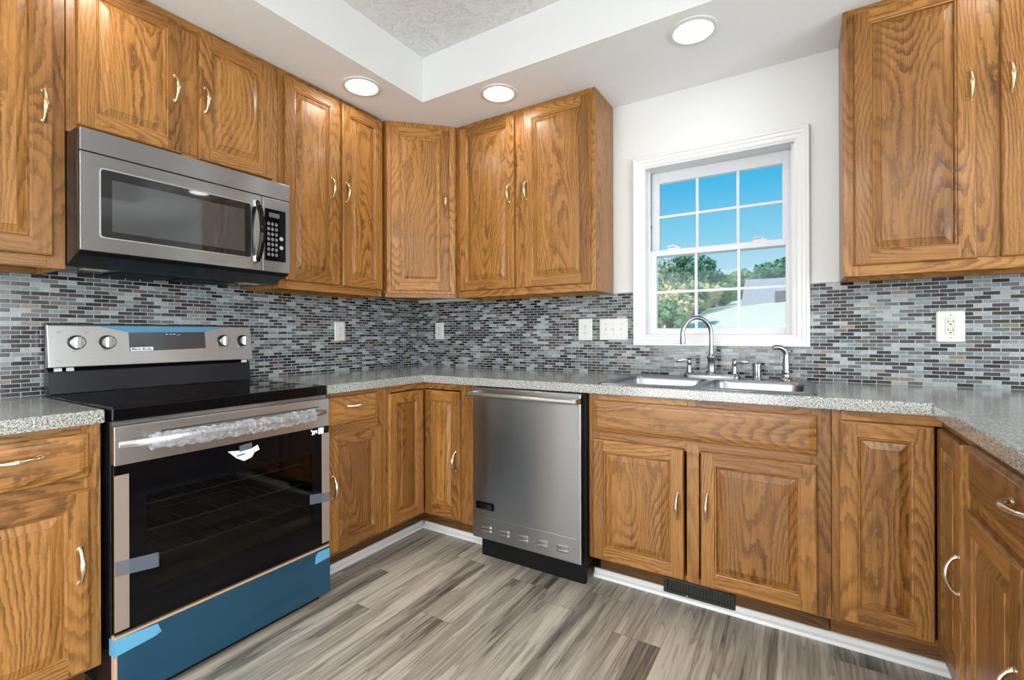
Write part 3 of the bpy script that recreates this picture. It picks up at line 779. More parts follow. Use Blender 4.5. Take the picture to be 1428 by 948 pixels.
# sink cabinet
x0 = 1.588; W = 2.478 - x0
base((x0, -FB), 0, W, 'wide oak sink cabinet with two doors and a false drawer front, under the sink',
     [('front', 1.611 - x0, 2.4375 - x0, .710, .846), ('door', 1.611 - x0, 1.994 - x0, .156, .676, 'r', .447), ('door', 2.056 - x0, 2.4375 - x0, .156, .676, 'l', .462)],
     fr(W, [(0, .045), (.415, .46), (W - .06, W)], [(.045, .415, BZ, .17), (.46, W - .06, BZ, .17), (.045, .415, .665, .72), (.46, W - .06, .665, .72), (.045, .415, .84, .872), (.46, W - .06, .84, .872)]))
# right corner cabinet
FR = 2.768
t = thing('base_cabinet', 'oak corner cabinet right of the sink, two doors meeting at a right angle', 'cabinet', (3.0, -.3, 0), 0)
wbox(t, 'body', [((2.480, -.59, BZ), (2.496, -.01, .872)), ((2.496, -.59, BZ), (3.36, -.01, BZ + .015)), ((2.790, -.906, BZ), (3.36, -.59, BZ + .015)), ((2.790, -.9215, BZ), (3.36, -.906, .872)), ((3.35, -.906, BZ + .015), (3.36, -.01, .872)), ((2.496, -.02, BZ + .015), (3.35, -.01, .872))])
wbox(t, 'face_frame', [((2.4792, -.610, BZ), (2.505, -.591, .872)), ((2.505, -.610, BZ), (2.767, -.591, .17), 'x'), ((2.505, -.610, .838), (2.767, -.591, .872), 'x'),
     ((FR, -.610, BZ), (FR + .019, -.591, .872)), ((FR, -.890, BZ), (FR + .019, -.610, .17), 'y'), ((FR, -.890, .838), (FR + .019, -.610, .872), 'y'), ((FR, -.9222, BZ), (FR + .019, -.890, .872))])
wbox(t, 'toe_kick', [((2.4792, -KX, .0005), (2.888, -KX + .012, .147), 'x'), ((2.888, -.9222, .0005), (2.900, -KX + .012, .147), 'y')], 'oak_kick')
d = door_mesh(2.500, 2.7455, .162, .838).build('door', 'oak'); d.parent = t; d.location = (-3.0, -FB + .3, 0)
d = door_mesh(.632, .893, .162, .838).build('door', 'oak'); d.parent = t; d.location = (FR - 3.0, .3, 0); d.rotation_euler = (0, 0, R(-90))
handle(d, .874, .486, 'champagne')
# right base cabinet
W = .76
base((FR, -.9232), -90, W, 'oak base cabinet with a wide drawer, at the right edge',
     [('drawer', .0225, .735, .724, .850, .384, .800), ('door', .0125, .372, .160, .683, 'r', .425), ('door', .390, .748, .160, .683, 'l', .425)],
     fr(W, [(0, .045), (.36, .40), (W - .045, W)], [(.045, .36, BZ, .17), (.40, W - .045, BZ, .17), (.045, W - .045, .675, .73), (.045, W - .045, .84, .872)]), kick=.120)

# ------------------------------------------------------------------ countertops
D_, XR_ = .640, 2.7377
mb = MB()
xs = [.001, D_, 1.655, 2.405, XR_, 3.398]
ys = [-1.69, -1.252, -D_, -.575, -.070, -.0008]
def inc(i, j):
    if i == 0: return 1 <= j
    if i == 4: return True
    if j < 2: return False
    return not (i == 2 and j == 3)
mb.cells(xs, ys, inc, .8735, .914)
o = mb.build('countertop', 'laminate', bevel=.004, seg=2); tag(o, 'speckled grey laminate countertop wrapping the corner and holding the sink', 'countertop')
mb = MB(); mb.cells([.001, D_], [-3.0, -2.018], lambda i, j: True, .8735, .914)
o = mb.build('countertop', 'laminate', bevel=.004, seg=2); tag(o, 'short speckled grey laminate countertop left of the range', 'countertop')

# ------------------------------------------------------------------ range
RYC = -1.6355
t = thing('range', 'freestanding stainless and black electric range with blue film on its drawer', 'stove', (0, RYC, 0), 90)
hw = .3705
bx(t, 'body', [((-hw, -.640, .045), (-hw + .02, -.012, .874)), ((hw - .02, -.640, .045), (hw, -.012, .874)), ((-hw + .02, -.05, .045), (hw - .02, -.012, .874)),
               ((-hw + .02, -.640, .045), (hw - .02, -.05, .06)), ((-hw + .02, -.640, .855), (hw - .02, -.05, .874)), ((-hw + .02, -.640, .225), (hw - .02, -.05, .240)), 
               ((-hw + .02, -.640, .240), (-.29, -.62, .855)), ((.29, -.640, .240), (hw - .02, -.62, .855)), ((-.29, -.640, .700), (.29, -.62, .855)), ((-.29, -.640, .240), (.29, -.62, .345))], 'black')
for sx in (-1, 1):
    for yy in (-.58, -.08):
        mb = MB(); mb.lathe([(.018, .0005), (.018, .012), (.008, .014), (.008, .046)], (sx * .33, yy, 0), 'z', 12); mb.build('foot', 'black_matte', t)
mb = MB(); mb.box((-hw - .0005, -.655, .875), (hw + .0005, -.075, .9165)); mb.build('cooktop', 'black_gloss', t, bevel=.005, seg=3)
mb = MB(); mb.box((-hw + .002, -.6405, .862), (hw - .002, -.6405 - .004, .8745)); mb.build('trim_strip', 'steel', t)
ring_m = simple('burner_ring_print', (.035, .035, .038), .2)
# burner rings faintly printed on the glass
for bx_, by_, br in ((-.19, -.47, .115), (.19, -.47, .09), (-.19, -.22, .085), (.19, -.22, .10)):
    mb = MB(); L0 = [(bx_ + br * math.cos(a), by_ + br * math.sin(a), .9168) for a in [2 * PI * i / 40 for i in range(40)]]
    L1 = [(bx_ + (br - .002) * math.cos(a), by_ + (br - .002) * math.sin(a), .9168) for a in [2 * PI * i / 40 for i in range(40)]]
    mb.loft([L0, L1]); mb.build('burner_ring', ring_m, t)
# backguard
mb = MB(); mb.prism([(-.070, .9165), (-.010, .9165), (-.010, 1.180), (-.042, 1.180), (-.042, 1.012), (-.062, 1.000)], 'x', -hw + .004, hw - .004); mb.build('backguard', 'black', t, bevel=.002)
mb = MB(); mb.prism([(-.082, 1.0155), (-.043, 1.0155), (-.043, 1.176), (-.054, 1.176), (-.058, 1.172)], 'x', -hw, hw + .002); cp = mb.build('control_panel', 'steel_bright', t, bevel=.003)
# panel face: y at height z
def pf(z): return -.082 + (-.058 + .082) * (z - 1.0155) / (1.172 - 1.0155)
tilt = math.atan2(.024, .1565)
def panel_pt(x, z, d): return (x, pf(z) - d * math.cos(tilt), z + d * math.sin(tilt) * 0)
mb = MB(); L = []
for x, z in ((-.127, 1.068), (.160, 1.075), (.160, 1.148), (-.127, 1.146)): L.append((x, z))
mb.loft([[(x, pf(z) + .001, z) for x, z in L], [(x, pf(z) - .0012, z) for x, z in L]], True, True); dsp = mb.build('display', 'display', cp)
# blue film over the top of the display
mb = MB(); top = 1.1700; pts = [(-.215, top - .002), (-.19, 1.163), (-.16, 1.155), (-.127, 1.147), (.160, 1.149), (.20, 1.160), (.235, 1.167), (.26, top - .001)]
mb.loft([[(x, pf(z) - .0016, z) for x, z in pts], [(x, pf(top) - .0016, top + .0005) for x, z in pts]], closed=False)
mb.build('blue_film', 'tape_blue', cp)
mb = MB(); q = [(-.124, 1.069), (-.045, 1.071), (-.045, 1.086), (-.124, 1.0845)]
mb.loft([[(x, pf(z) - .0012, z) for x, z in q], [(x, pf(z) - .0018, z) for x, z in q]], True, True); st = mb.build('sticker', 'paper', dsp)
mb = MB()
for x0_, x1_, z0_, z1_ in ((-.119, -.112, 1.0745, 1.0815), (-.110, -.103, 1.0745, 1.0800), (-.101, -.089, 1.0745, 1.0770), (-.095, -.091, 1.0785, 1.0820), (-.082, -.076, 1.0740, 1.0820), (-.074, -.052, 1.0740, 1.0765), (-.066, -.054, 1.0790, 1.0815)):
    mb.box((x0_, pf(z0_) - .0021, z0_), (x1_, pf(z0_) - .0012, z1_))
mb.build('sticker_print', 'ink', st)
mb = MB()
for cx_, w_, hgt in ((.010, .010, .012), (.024, .009, .014), (.038, .010, .013), (.050, .003, .004), (.056, .004, .010)):
    z_ = 1.132; y_ = pf(z_) - .0016
    mb.tube([(cx_ - w_ / 2, y_, z_ + hgt / 2), (cx_ + w_ / 2, y_, z_ + hgt / 2), (cx_ - w_ / 2, y_, z_ - hgt / 2), (cx_ + w_ / 2, y_, z_ - hgt / 2)], .0009, 5)
mb.build('clock_digits', 'blue_digit', dsp)
for i, (kx, kr) in enumerate(((-1.926, .0265), (-1.833, .0265), (-1.397, .0265), (-1.306, .0265))):
    x = kx - RYC; z = 1.108; y = pf(z)
    mb = MB(); mb.lathe([(kr, 0), (kr, .014), (kr * .93, .017)], (x, y + .001, z), '-y', 32, mi=0)
    k = mb.build('knob', 'black', cp, smooth=True)
    mb = MB(); mb.lathe([(kr * .86, .016), (kr * .86, .021), (kr * .78, .024), (.004, .0245)], (x, y + .001, z), '-y', 32); mb.build('knob_cap', 'steel_bright', k, smooth=True)
    mb = MB(); mb.box((x - .0075, y - .036, z - kr * .84), (x + .0075, y - .020, z + kr * .84)); mb.build('knob_grip', 'steel_bright', k, bevel=.002)
for x in (-.337, -.257):
    mb = MB(); mb.box((x - .008, pf(1.148) - .0008, 1.146), (x + .008, pf(1.148) + .001, 1.1475)); mb.box((x - .006, pf(1.143) - .0008, 1.1425), (x + .002, pf(1.143) + .001, 1.1440)); mb.build('knob_marking', 'label_grey', cp)
mb = MB(); mb.prism(rrect(-.358, -.330, 1.0335, 1.0465, .006), 'y', -.078, -.0805); mb.build('badge', 'steel_bright', cp)
for x in (-.352, -.318): 
    mb = MB(); mb.box((x, -.0655, 1.001), (x + .022, -.0625, 1.0135)); mb.build('clip', 'white_plastic', t)
mb = MB(); mb.box((.325, -.0655, 1.001), (.350, -.0625, 1.0135)); mb.build('clip', 'white_plastic', t)
# oven door: steel top band, glass, film covered side strips
DF = .668
mb = MB(); mb.box((-hw, -DF, .745), (hw, -.641, .861)); dr = mb.build('oven_door', 'steel_bright', t, bevel=.002)
mb = MB()
gx0, gx1, gz0, gz1 = -.290, .290, .345, .640
mb.cells([-hw + .001, gx0, gx1, hw - .001], [.243, gz0, gz1, .7445], lambda i, j: not (i == 1 and j == 1), -.643, -DF + .002, plane='xz', g='z')
mb.build('door_glass', 'black_gloss', dr)
mb = MB(); mb.box((gx0, -DF + .0024, gz0), (gx1, -DF + .006, gz1)); mb.build('oven_window', 'oven_glass', dr)
for sx in (-1, 1):
    x_ = -hw if sx < 0 else hw - .036
    mb = MB(); mb.box((x_, -DF - .0015, .252), (x_ + .036, -DF + .0015, .716)); mb.build('side_strip', 'film_tan', dr, bevel=.001)['label'] = 'side strip under tan protective film'
# bowed handle with crinkled wrap
mb = MB(); loops = []
n = 24
for i in range(n + 1):
    f = i / n; x = -hw + .012 + (2 * hw - .024) * f; s_ = 1 - abs(2 * f - 1) ** 3.0
    yo = -DF - .001 - .042 * s_; hh = .011 + .005 * s_; th = .006 + .006 * s_; z = .806
    loops.append([(x, yo + th, z - hh), (x, yo, z - hh * .8), (x, yo - .004, z), (x, yo, z + hh * .8), (x, yo + th, z + hh), (x, yo + th, z)])
mb.loft(loops, True, True); hd = mb.build('door_handle', 'steel_bright', dr, smooth=True)
mb = MB(); loops = []
random.seed(11)
for i in range(57):
    f = .10 + .80 * i / 56; x = -hw + .012 + (2 * hw - .024) * f; s_ = 1 - abs(2 * f - 1) ** 3.0
    yo = -DF - .008 - .042 * s_; L = []
    for k in range(12):
        a = 2 * PI * k / 12; j = random.uniform(.86, 1.22)
        L.append((x + random.uniform(-.002, .002), yo + .008 + math.cos(a) * .015 * j, .805 + math.sin(a) * .024 * j))
    loops.append(L)
mb.loft(loops, True, True); mb.build('handle_wrap', 'wrap', hd)['label'] = 'crinkled clear plastic wrap'
mb = MB(); mb.box((-.25, -DF - .001, .829), (.32, -DF + .001, .833)); mb.build('door_vent_slot', 'slot', dr)
# tapes on the door glass
def patch(parent, name, pts, m_, y=-DF - .0020, th=.0006):
    mb = MB(); mb.loft([[(x, y + th, z) for x, z in pts], [(x, y, z) for x, z in pts]], True, True); return mb.build(name, m_, parent)
yl = lambda y: y - RYC
patch(dr, 'packing_tape', [(-hw + .001, .418), (yl(-1.894), .404), (yl(-1.894), .449), (-hw + .001, .462)], 'tape')['label'] = 'translucent tape on the left strip'
patch(dr, 'packing_tape', [(yl(-1.360), .434), (hw - .001, .420), (hw - .001, .460), (yl(-1.360), .474)], 'tape')['label'] = 'translucent tape on the right strip'
patch(dr, 'hang_tag', [(yl(-1.685), .722), (yl(-1.655), .692), (yl(-1.628), .676), (yl(-1.600), .684), (yl(-1.590), .700), (yl(-1.571), .706), (yl(-1.578), .725), (yl(-1.600), .716), (yl(-1.640), .716)], 'paper', -DF - .004)['label'] = 'white torn tag'
patch(dr, 'tag_slit', [(yl(-1.652), .697), (yl(-1.625), .700), (yl(-1.625), .704), (yl(-1.655), .701)], 'slot', -DF - .0046)
patch(dr, 'packing_tape', [(yl(-1.645), .712), (yl(-1.600), .716), (yl(-1.600), .738), (yl(-1.645), .734)], 'tape', -DF - .005)
patch(dr, 'sticker', [(yl(-1.318), .716), (yl(-1.292), .716), (yl(-1.292), .742), (yl(-1.318), .742)], 'paper', -DF)['label'] = 'small white square sticker'
patch(dr, 'sticker', [(yl(-1.350), .718), (yl(-1.337), .718), (yl(-1.331), .736), (yl(-1.342), .734), (yl(-1.352), .742), (yl(-1.352), .734), (yl(-1.345), .727)], 'paper', -DF)
patch(dr, 'sticker', [(yl(-1.331), .722), (yl(-1.323), .722), (yl(-1.323), .735), (yl(-1.331), .735)], 'paper', -DF)
# oven racks behind the window
rack_m = simple('oven_rack_wire', (.26, .26, .26), .3, .6)
for z in (.415, .505, .590):
    mb = MB()
    mb.tube([(-.285, -.60, z), (.285, -.60, z)], .0028, 6)
    mb.tube([(-.285, -.12, z), (.285, -.12, z)], .0028, 6)
    for k in range(15): mb.tube([(-.27 + .54 * k / 14, -.60, z), (-.27 + .54 * k / 14, -.12, z)], .0014, 4)
    mb.build('oven_rack', rack_m, t)
# storage drawer with blue film
mb = MB(); mb.box((-hw, -DF, .040), (hw, -.641, .236)); dw = mb.build('storage_drawer', 'film_edge', t, bevel=.002)
mb = MB(); mb.box((-hw + .006, -DF - .0016, .036), (hw + .001, -DF - .0003, .230)); mb.build('blue_film', 'film_blue', dw)['label'] = 'glossy blue protective film'
patch(dw, 'blue_tape', [(-hw - .001, .182), (-.27, .190), (-.252, .196), (-.262, .226), (-hw - .001, .232)], 'tape_clear', -DF - .0026)
patch(dw, 'blue_tape', [(hw - .072, .178), (hw - .002, .182), (hw - .002, .222), (hw - .060, .222), (hw - .070, .205)], 'tape_clear', -DF - .0026)
mb = MB(); mb.box((-hw - .0012, -DF - .0026, .176), (-hw - .0004, -.630, .226)); mb.build('blue_tape', 'tape_clear', dw)
mb = MB(); mb.box((-hw + .02, -.625, .0005), (hw - .02, -.60, .044)); mb.build('toe_panel', 'black_matte', t)

# ------------------------------------------------------------------ microwave
MYC = -1.6385; hw = .3685
t = thing('microwave', 'stainless over-the-range microwave mounted under the short oak cabinet', 'microwave', (0, MYC, 1.370), 90)
Z = lambda z: z - 1.370
mb = MB(); mb.prism([(-.270, Z(1.370)), (-.003, Z(1.375)), (-.003, Z(1.820)), (-.375, Z(1.820)), (-.375, Z(1.405))], 'x', -hw - .0005, hw + .0005); mb.build('body', 'black', t, bevel=.002)
mb = MB(); mb.box((-hw, -.400, Z(1.7415)), (hw, -.376, Z(1.816))); mb.build('vent_grille', 'steel', t, bevel=.002)
mb = MB(); mb.prism([(-.376, Z(1.400)), (-.393, Z(1.412)), (-.376, Z(1.413))], 'x', -hw + .002, hw - .002); mb.build('bottom_trim', 'black_matte', t)
xs_ = yl2 = lambda y: y - MYC
mb = MB(); mb.box((-hw, -.400, Z(1.4135)), (xs_(-1.4005), -.376, Z(1.738))); md = mb.build('door', 'steel', t, bevel=.002)
X0w, X1w, Z0w, Z1w = xs_(-1.957), xs_(-1.446), Z(1.4605), Z(1.696)
mb = MB()
L0 = rrect(X0w, X1w, Z0w, Z1w, .012); L1 = rrect(X0w + .004, X1w - .004, Z0w + .004, Z1w - .004, .010)
mb.loft([[(x, -.3995, z) for x, z in L0], [(x, -.4025, z) for x, z in L0], [(x, -.4025, z) for x, z in L1], [(x, -.3995, z) for x, z in L1]])
mb.build('window_bezel', 'steel_bright', md)
mb = MB(); mb.loft([[(x, -.3995, z) for x, z in L1], [(x, -.4015, z) for x, z in L1]], True, True); mb.build('window_glass', 'micro_glass', md)
mb = MB(); L2 = rrect(X0w + .034, X1w - .030, Z0w + .026, Z1w - .034, .004)
mb.loft([[(x, -.4010, z) for x, z in L2], [(x, -.4020, z) for x, z in L2]], True, True); mb.build('window_screen', 'micro_mesh', md)
mb = MB(); pts = []; rad = []
for i in range(17):
    f = i / 16; s_ = math.sin(PI * f); pts.append((xs_(-1.424) , -.405 - .040 * s_ ** .7, Z(1.455) + .250 * f)); rad.append(.011)
mb.tube(pts, rad, 12, flat=1.0); mh = mb.build('handle', 'black_gloss', md, smooth=True)
for z in (1.462, 1.698):
    mb = MB(); mb.box((xs_(-1.436), -.412, Z(z) - .014), (xs_(-1.412), -.3995, Z(z) + .014)); mb.build('handle_mount', 'chrome', mh, bevel=.003)
mb = MB(); mb.box((xs_(-1.3985), -.400, Z(1.4135)), (hw, -.376, Z(1.738))); mp = mb.build('control_panel', 'steel', t, bevel=.002)
kx0, kx1, kz0, kz1 = xs_(-1.388), xs_(-1.292), Z(1.462), Z(1.690)
mb = MB(); L = rrect(kx0, kx1, kz0, kz1, .004)
mb.loft([[(x, -.3995, z) for x, z in L], [(x, -.4018, z) for x, z in L]], True, True); kp = mb.build('keypad', 'black_gloss', mp)
mb = MB(); mb.box((kx0 + .018, -.4024, kz1 - .036), (kx0 + .066, -.4016, kz1 - .016)); mb.build('display', simple('dim_lcd', (.10, .12, .13), .2), kp)
for r_ in range(7):
    for c in range(3):
        x = kx0 + .016 + c * .018; z = kz1 - .066 - r_ * .0225
        mb = MB(); L = rrect(x - .006, x + .006, z - .0075, z + .0075, .0055, 4)
        mb.loft([[(a, -.4016, q) for a, q in L], [(a, -.4024, q) for a, q in L]], True, True); mb.build('button', 'label_grey', kp)
for x, z in ((kx0 + .075, kz1 - .125), (kx0 + .075, kz1 - .165)):
    mb = MB(); mb.lathe([(.009, 0), (.009, .0010)], (x, -.4016, z), '-y', 16); mb.build('button', simple('pale_button', (.4, .4, .4), .4), kp)
# underside: lamps and grease filters
for xc in (-.28, .28):
    mb = MB(); mb.box((xc - .035, -.240, Z(1.3680)), (xc + .035, -.195, Z(1.3722))); mb.build('surface_lamp', simple('pale_green_lens', (.42, .44, .22), .25), t, bevel=.002)
for xc in (-.11, .11):
    mb = MB(); mb.box((xc - .10, -.235, Z(1.3670)), (xc + .10, -.06, Z(1.3722))); mb.build('grease_filter', 'black_matte', t, bevel=.002)

# ------------------------------------------------------------------ dishwasher
t = thing('dishwasher', 'stainless dishwasher with a bar handle, between the corner and the sink', 'dishwasher', (1.277, 0, 0), 0)
X = lambda x: x - 1.277
bx(t, 'body', [((X(.978), -.625, .108), (X(1.582), -.015, .868))], 'black')
mb = MB(); mb.box((X(.981), -.660, .1215), (X(1.570), -.6255, .868)); dd = mb.build('door', 'steel_dark', t, bevel=.004, seg=3)
mb = MB(); mb.box((X(1.010), -.6622, .2285), (X(1.548), -.6595, .2315)); mb.build('crease', 'steel_bright', dd, bevel=.001)
mb = MB(); mb.tube([(X(.990), -.715, .8405), (X(1.575), -.715, .8405)], .0115, 16); dh = mb.build('handle', 'steel_bright', dd, smooth=True)
for x in (.998, 1.562):
    mb = MB(); mb.box((X(x) - .011, -.722, .828), (X(x) + .011, -.6595, .853)); mb.build('handle_bracket', 'chrome', dh, bevel=.003)
mb = MB(); L = rrect(X(1.004), X(1.110), .268, .304, .005)
mb.loft([[(a, -.6598, q) for a, q in L], [(a, -.6635, q) for a, q in L]], True, True); bd = mb.build('badge', 'black_gloss', dd)
text('VIKING', .024, (X(1.057), -.6638, .287), (R(90), 0, 0), 'chrome', bd, 'badge_lettering', .0004, 1.05)
mb = MB(); mb.box((X(1.02), -.6642, .2735), (X(1.095), -.6636, .2748)); mb.build('badge_underline', 'chrome', bd)
for k in range(5):
    for zc in (.183, .164):
        x = X(1.066 + k * .1035); L0 = rrect(x - .030, x + .030, zc - .0075, zc + .0075, .0074, 5); L1 = rrect(x - .025, x + .026, zc - .003, zc + .0045, .0036, 5)
        mb = MB(); mb.loft([[(a, -.6598, q) for a, q in L0], [(a, -.6625, q) for a, q in L0], [(a, -.6665, q) for a, q in L1]], False, True)
        mb.build('vent_louver', 'steel_bright', dd, smooth=True)
bx(t, 'kick_plate', [((X(.985), -.585, .0005), (X(1.556), -.560, .108))], 'black_matte')
bx(t, 'side_gasket', [((X(1.5825), -.640, .108), (X(1.5865), -.59, .868))], 'black_matte')

# ------------------------------------------------------------------ sink and fittings
t = thing('sink', 'stainless double bowl drop-in sink set in the counter below the window', 'sink', (2.03, -.33, .914), 0)
SX0, SX1, SY0, SY1 = -.410, .410, -.278, .272
def fill(mb, outer, inners, z):
    allv = []; edges = []
    for L in [outer] + inners:
        vs = [mb.bm.verts.new((x, y, z)) for x, y in L]; allv.append(vs)
        for i in range(len(vs)): edges.append(mb.bm.edges.new((vs[i], vs[(i + 1) % len(vs)])))
    r = bmesh.ops.triangle_fill(mb.bm, use_beauty=True, edges=edges)
    for f in r['geom']:
        if isinstance(f, bmesh.types.BMFace):
            for l in f.loops: l[mb.uv].uv = (l.vert.co.x, l.vert.co.y)
mb = MB()
outer = rrect(SX0 + .010, SX1 - .010, SY0 + .010, SY1 - .010, .022)
b1 = rrect(-.372, -.014, -.243, .150, .050, 8); b2 = rrect(.014, .372, -.243, .150, .050, 8)
fill(mb, outer, [b1, b2], .0065)
mb.loft([[(x, y, .0065) for x, y in outer], [(x, y, .0045) for x, y in rrect(SX0 + .003, SX1 - .003, SY0 + .003, SY1 - .003, .026)], [(x, y, .0006) for x, y in rrect(SX0, SX1, SY0, SY1, .028)]])
rim = mb.build('rim', 'steel_sink', t, smooth=True)
for q in ((-.372, -.014), (.014, .372)):
    mb = MB(); loops = []
    for ins, z, r_ in ((0, .0065, .050), (.003, .003, .050), (.006, -.01, .050), (.014, -.145, .055), (.028, -.168, .050), (.055, -.174, .04)):
        loops.append([(x, y, z) for x, y in rrect(q[0] + ins, q[1] - ins, -.243 + ins, .150 - ins, r_, 8)])
    mb.loft(loops, False, True); bw = mb.build('bowl', 'steel_sink', t, smooth=True)
    mb = MB(); mb.lathe([(.040, -.1735), (.040, -.1715), (.030, -.1725), (.008, -.1728)], ((q[0] + q[1]) / 2, -.045, 0), 'z', 20); mb.build('drain', 'chrome', bw, smooth=True)
# faucet
FZ = .9215
t = thing('faucet', 'chrome gooseneck kitchen faucet with two lever handles behind the sink', 'faucet', (2.016, -.112, FZ), 0)
mb = MB(); mb.loft([[(x, y, 0) for x, y in rrect(-.128, .128, -.029, .029, .028)], [(x, y, .010) for x, y in rrect(-.128, .128, -.029, .029, .028)], [(x, y, .017) for x, y in rrect(-.118, .118, -.022, .022, .021)]], True, True); mb.build('base_plate', 'nickel', t, smooth=True)
mb = MB(); mb.lathe([(.024, .012), (.024, .018), (.019, .022), (.0165, .030), (.0165, .085), (.019, .090), (.0205, .094), (.0205, .102), (.014, .106), (.0115, .112), (.0115, .13)], (0, 0, 0), 'z', 24); mb.build('column', 'nickel', t, smooth=True)
mb = MB(); u_ = Vector((-.715, -.70, 0)).normalized(); r_ = .078; pts = [Vector((0, 0, .11)), Vector((0, 0, .16)), Vector((0, 0, .205))]
for i in range(1, 21):
    a = PI * i / 20 * 1.04; pts.append(u_ * (r_ - r_ * math.cos(a)) + Vector((0, 0, .205 + r_ * math.sin(a) * 1.08)))
last = pts[-1]; pts.append(last + Vector((0, 0, -.012)) + u_ * -.001)
mb.tube(pts, .0098, 14); sp_ = mb.build('spout', 'nickel', t, smooth=True)
mb = MB(); mb.tube([pts[-1] + Vector((0, 0, .008)), pts[-1] + Vector((0, 0, -.006)), pts[-1] + Vector((0, 0, -.022))], [.012, .0125, .0115], 14); mb.build('aerator', 'nickel', sp_, smooth=True)
for sx in (-1, 1):
    x = sx * .102
    mb = MB(); mb.lathe([(.021, .012), (.021, .018), (.013, .022), (.0105, .035), (.012, .042), (.0105, .048), (.009, .060), (.012, .066), (.0095, .072), (.008, .085), (.010, .089), (.007, .093)], (x, 0, 0), 'z', 18); hp = mb.build('handle', 'nickel', t, smooth=True)
    mb = MB(); mb.tube([(x, 0, .080), (x + sx * .018, -.002, .080), (x + sx * .036, -.004, .079), (x + sx * .055, -.006, .078), (x + sx * .062, -.007, .078)], [.0045, .0055, .009, .0095, .005], 12); mb.build('lever', 'steel_bright', hp, smooth=True)
t = thing('air_gap', 'short chrome air gap cap between the faucet and the sprayer', 'air gap', (2.213, -.112, FZ), 0)
mb = MB(); mb.lathe([(.022, 0), (.022, .004), (.018, .008), (.018, .060), (.020, .062), (.020, .070), (.016, .074)], (0, 0, 0), 'z', 22); mb.build('cap', 'nickel', t, smooth=True)
for k in range(3):
    mb = MB(); mb.box((-.006, -.0188, .018 + k * .007), (.006, -.0172, .021 + k * .007)); mb.build('slot', 'slot', t)
t = thing('side_sprayer', 'chrome side sprayer at the right end of the sink', 'sprayer', (2.330, -.112, FZ), 0)
mb = MB(); mb.lathe([(.025, 0), (.025, .004), (.018, .012), (.014, .030), (.016, .034), (.016, .040), (.013, .046), (.0135, .070), (.012, .100), (.010, .120), (.008, .128)], (0, 0, 0), 'z', 22); mb.build('wand', 'nickel', t, smooth=True)
mb = MB(); mb.tube([(0, 0, .118), (-.006, -.004, .136), (-.020, -.010, .147), (-.038, -.018, .150), (-.050, -.022, .145)], [.010, .0115, .012, .011, .0105], 14); mb.build('spray_head', 'nickel', t, smooth=True)
mb = MB(); mb.tube([(0, .004, .122), (.010, .008, .132), (.018, .011, .126)], [.005, .005, .004], 8); mb.build('trigger', 'chrome', t, smooth=True)

# ------------------------------------------------------------------ outlets and switches
def outlet(loc, rz, w_, h_, label, kind='duplex', group=None, m_='white_plastic', inner='white_plastic', r=.004):
    t = thing('outlet' if kind != 'switch' else 'light_switch', label, 'outlet' if kind != 'switch' else 'switch', loc, rz)
    mb = MB(); L0 = rrect(-w_ / 2, w_ / 2, -h_ / 2, h_ / 2, r, 4); L1 = rrect(-w_ / 2 + .004, w_ / 2 - .004, -h_ / 2 + .004, h_ / 2 - .004, r, 4)
    mb.loft([[(x, -.0003, z) for x, z in L0], [(x, -.004, z) for x, z in L0], [(x, -.0065, z) for x, z in L1]], True, True); mb.build('cover_plate', m_, t)
    if kind == 'duplex':
        for zc in (-.020, .020):
            mb = MB(); L = rrect(-.0165, .0165, zc - .0135, zc + .0135, .010, 5); mb.loft([[(x, -.0064, z) for x, z in L], [(x, -.0078, z) for x, z in L]], True, True); rc = mb.build('receptacle', inner, t)
            mb = MB()
            for x in (-.007, .0055): mb.box((x, -.0083, zc - .002), (x + .0018, -.0077, zc + .007))
            mb.box((-.0025, -.0083, zc - .009), (.0025, -.0077, zc - .005)); mb.build('slots', 'slot', rc)
        mb = MB(); mb.lathe([(.003, 0), (.0025, .001)], (0, -.0064, 0), '-y', 10); mb.build('screw', 'nickel', t)
    elif kind == 'decora':
        mb = MB(); mb.box((-.0165, -.0082, -.034), (.0165, -.0064, .034)); rc = mb.build('receptacle', inner, t, bevel=.001)
        for zc in (-.017, .017):
            mb = MB()
            for x in (-.0085, .0065): mb.box((x, -.0088, zc - .001), (x + .0022, -.0081, zc + .007))
            mb.box((-.003, -.0088, zc - .0105), (.003, -.0081, zc - .006)); mb.build('slots', 'slot', rc)
        for z in (-.046, .046):
            mb = MB(); mb.lathe([(.003, 0), (.0025, .001)], (0, -.0064, z), '-y', 10); mb.build('screw', 'nickel', t)
    else:
        for x in (-.045, 0, .045):
            mb = MB(); mb.prism([(-.0064, -.006), (-.014, .004), (-.013, .008), (-.0064, .006)], 'x', x - .004, x + .004); mb.build('toggle', m_, t)
            for z in (-.030, .030):
                mb = MB(); mb.lathe([(.003, 0), (.0025, .001)], (x, -.0064, z), '-y', 10); mb.build('screw', 'nickel', t)
    return t
outlet((0, -.689, 1.155), 90, .074, .116, 'white outlet on the tile wall right of the range')
outlet((.203, 0, 1.160), 0, .076, .118, 'white outlet on the tile just right of the corner')
outlet((1.313, 0, 1.160), 0, .086, .126, 'white outlet beside the triple switch plate')
outlet((1.4845, 0, 1.160), 0, .165, .121, 'white triple toggle switch plate left of the window', 'switch')
outlet((2.9035, 0, 1.159), 0, .088, .126, 'large white outlet plate right of the window', 'decora', inner='almond', r=.010)

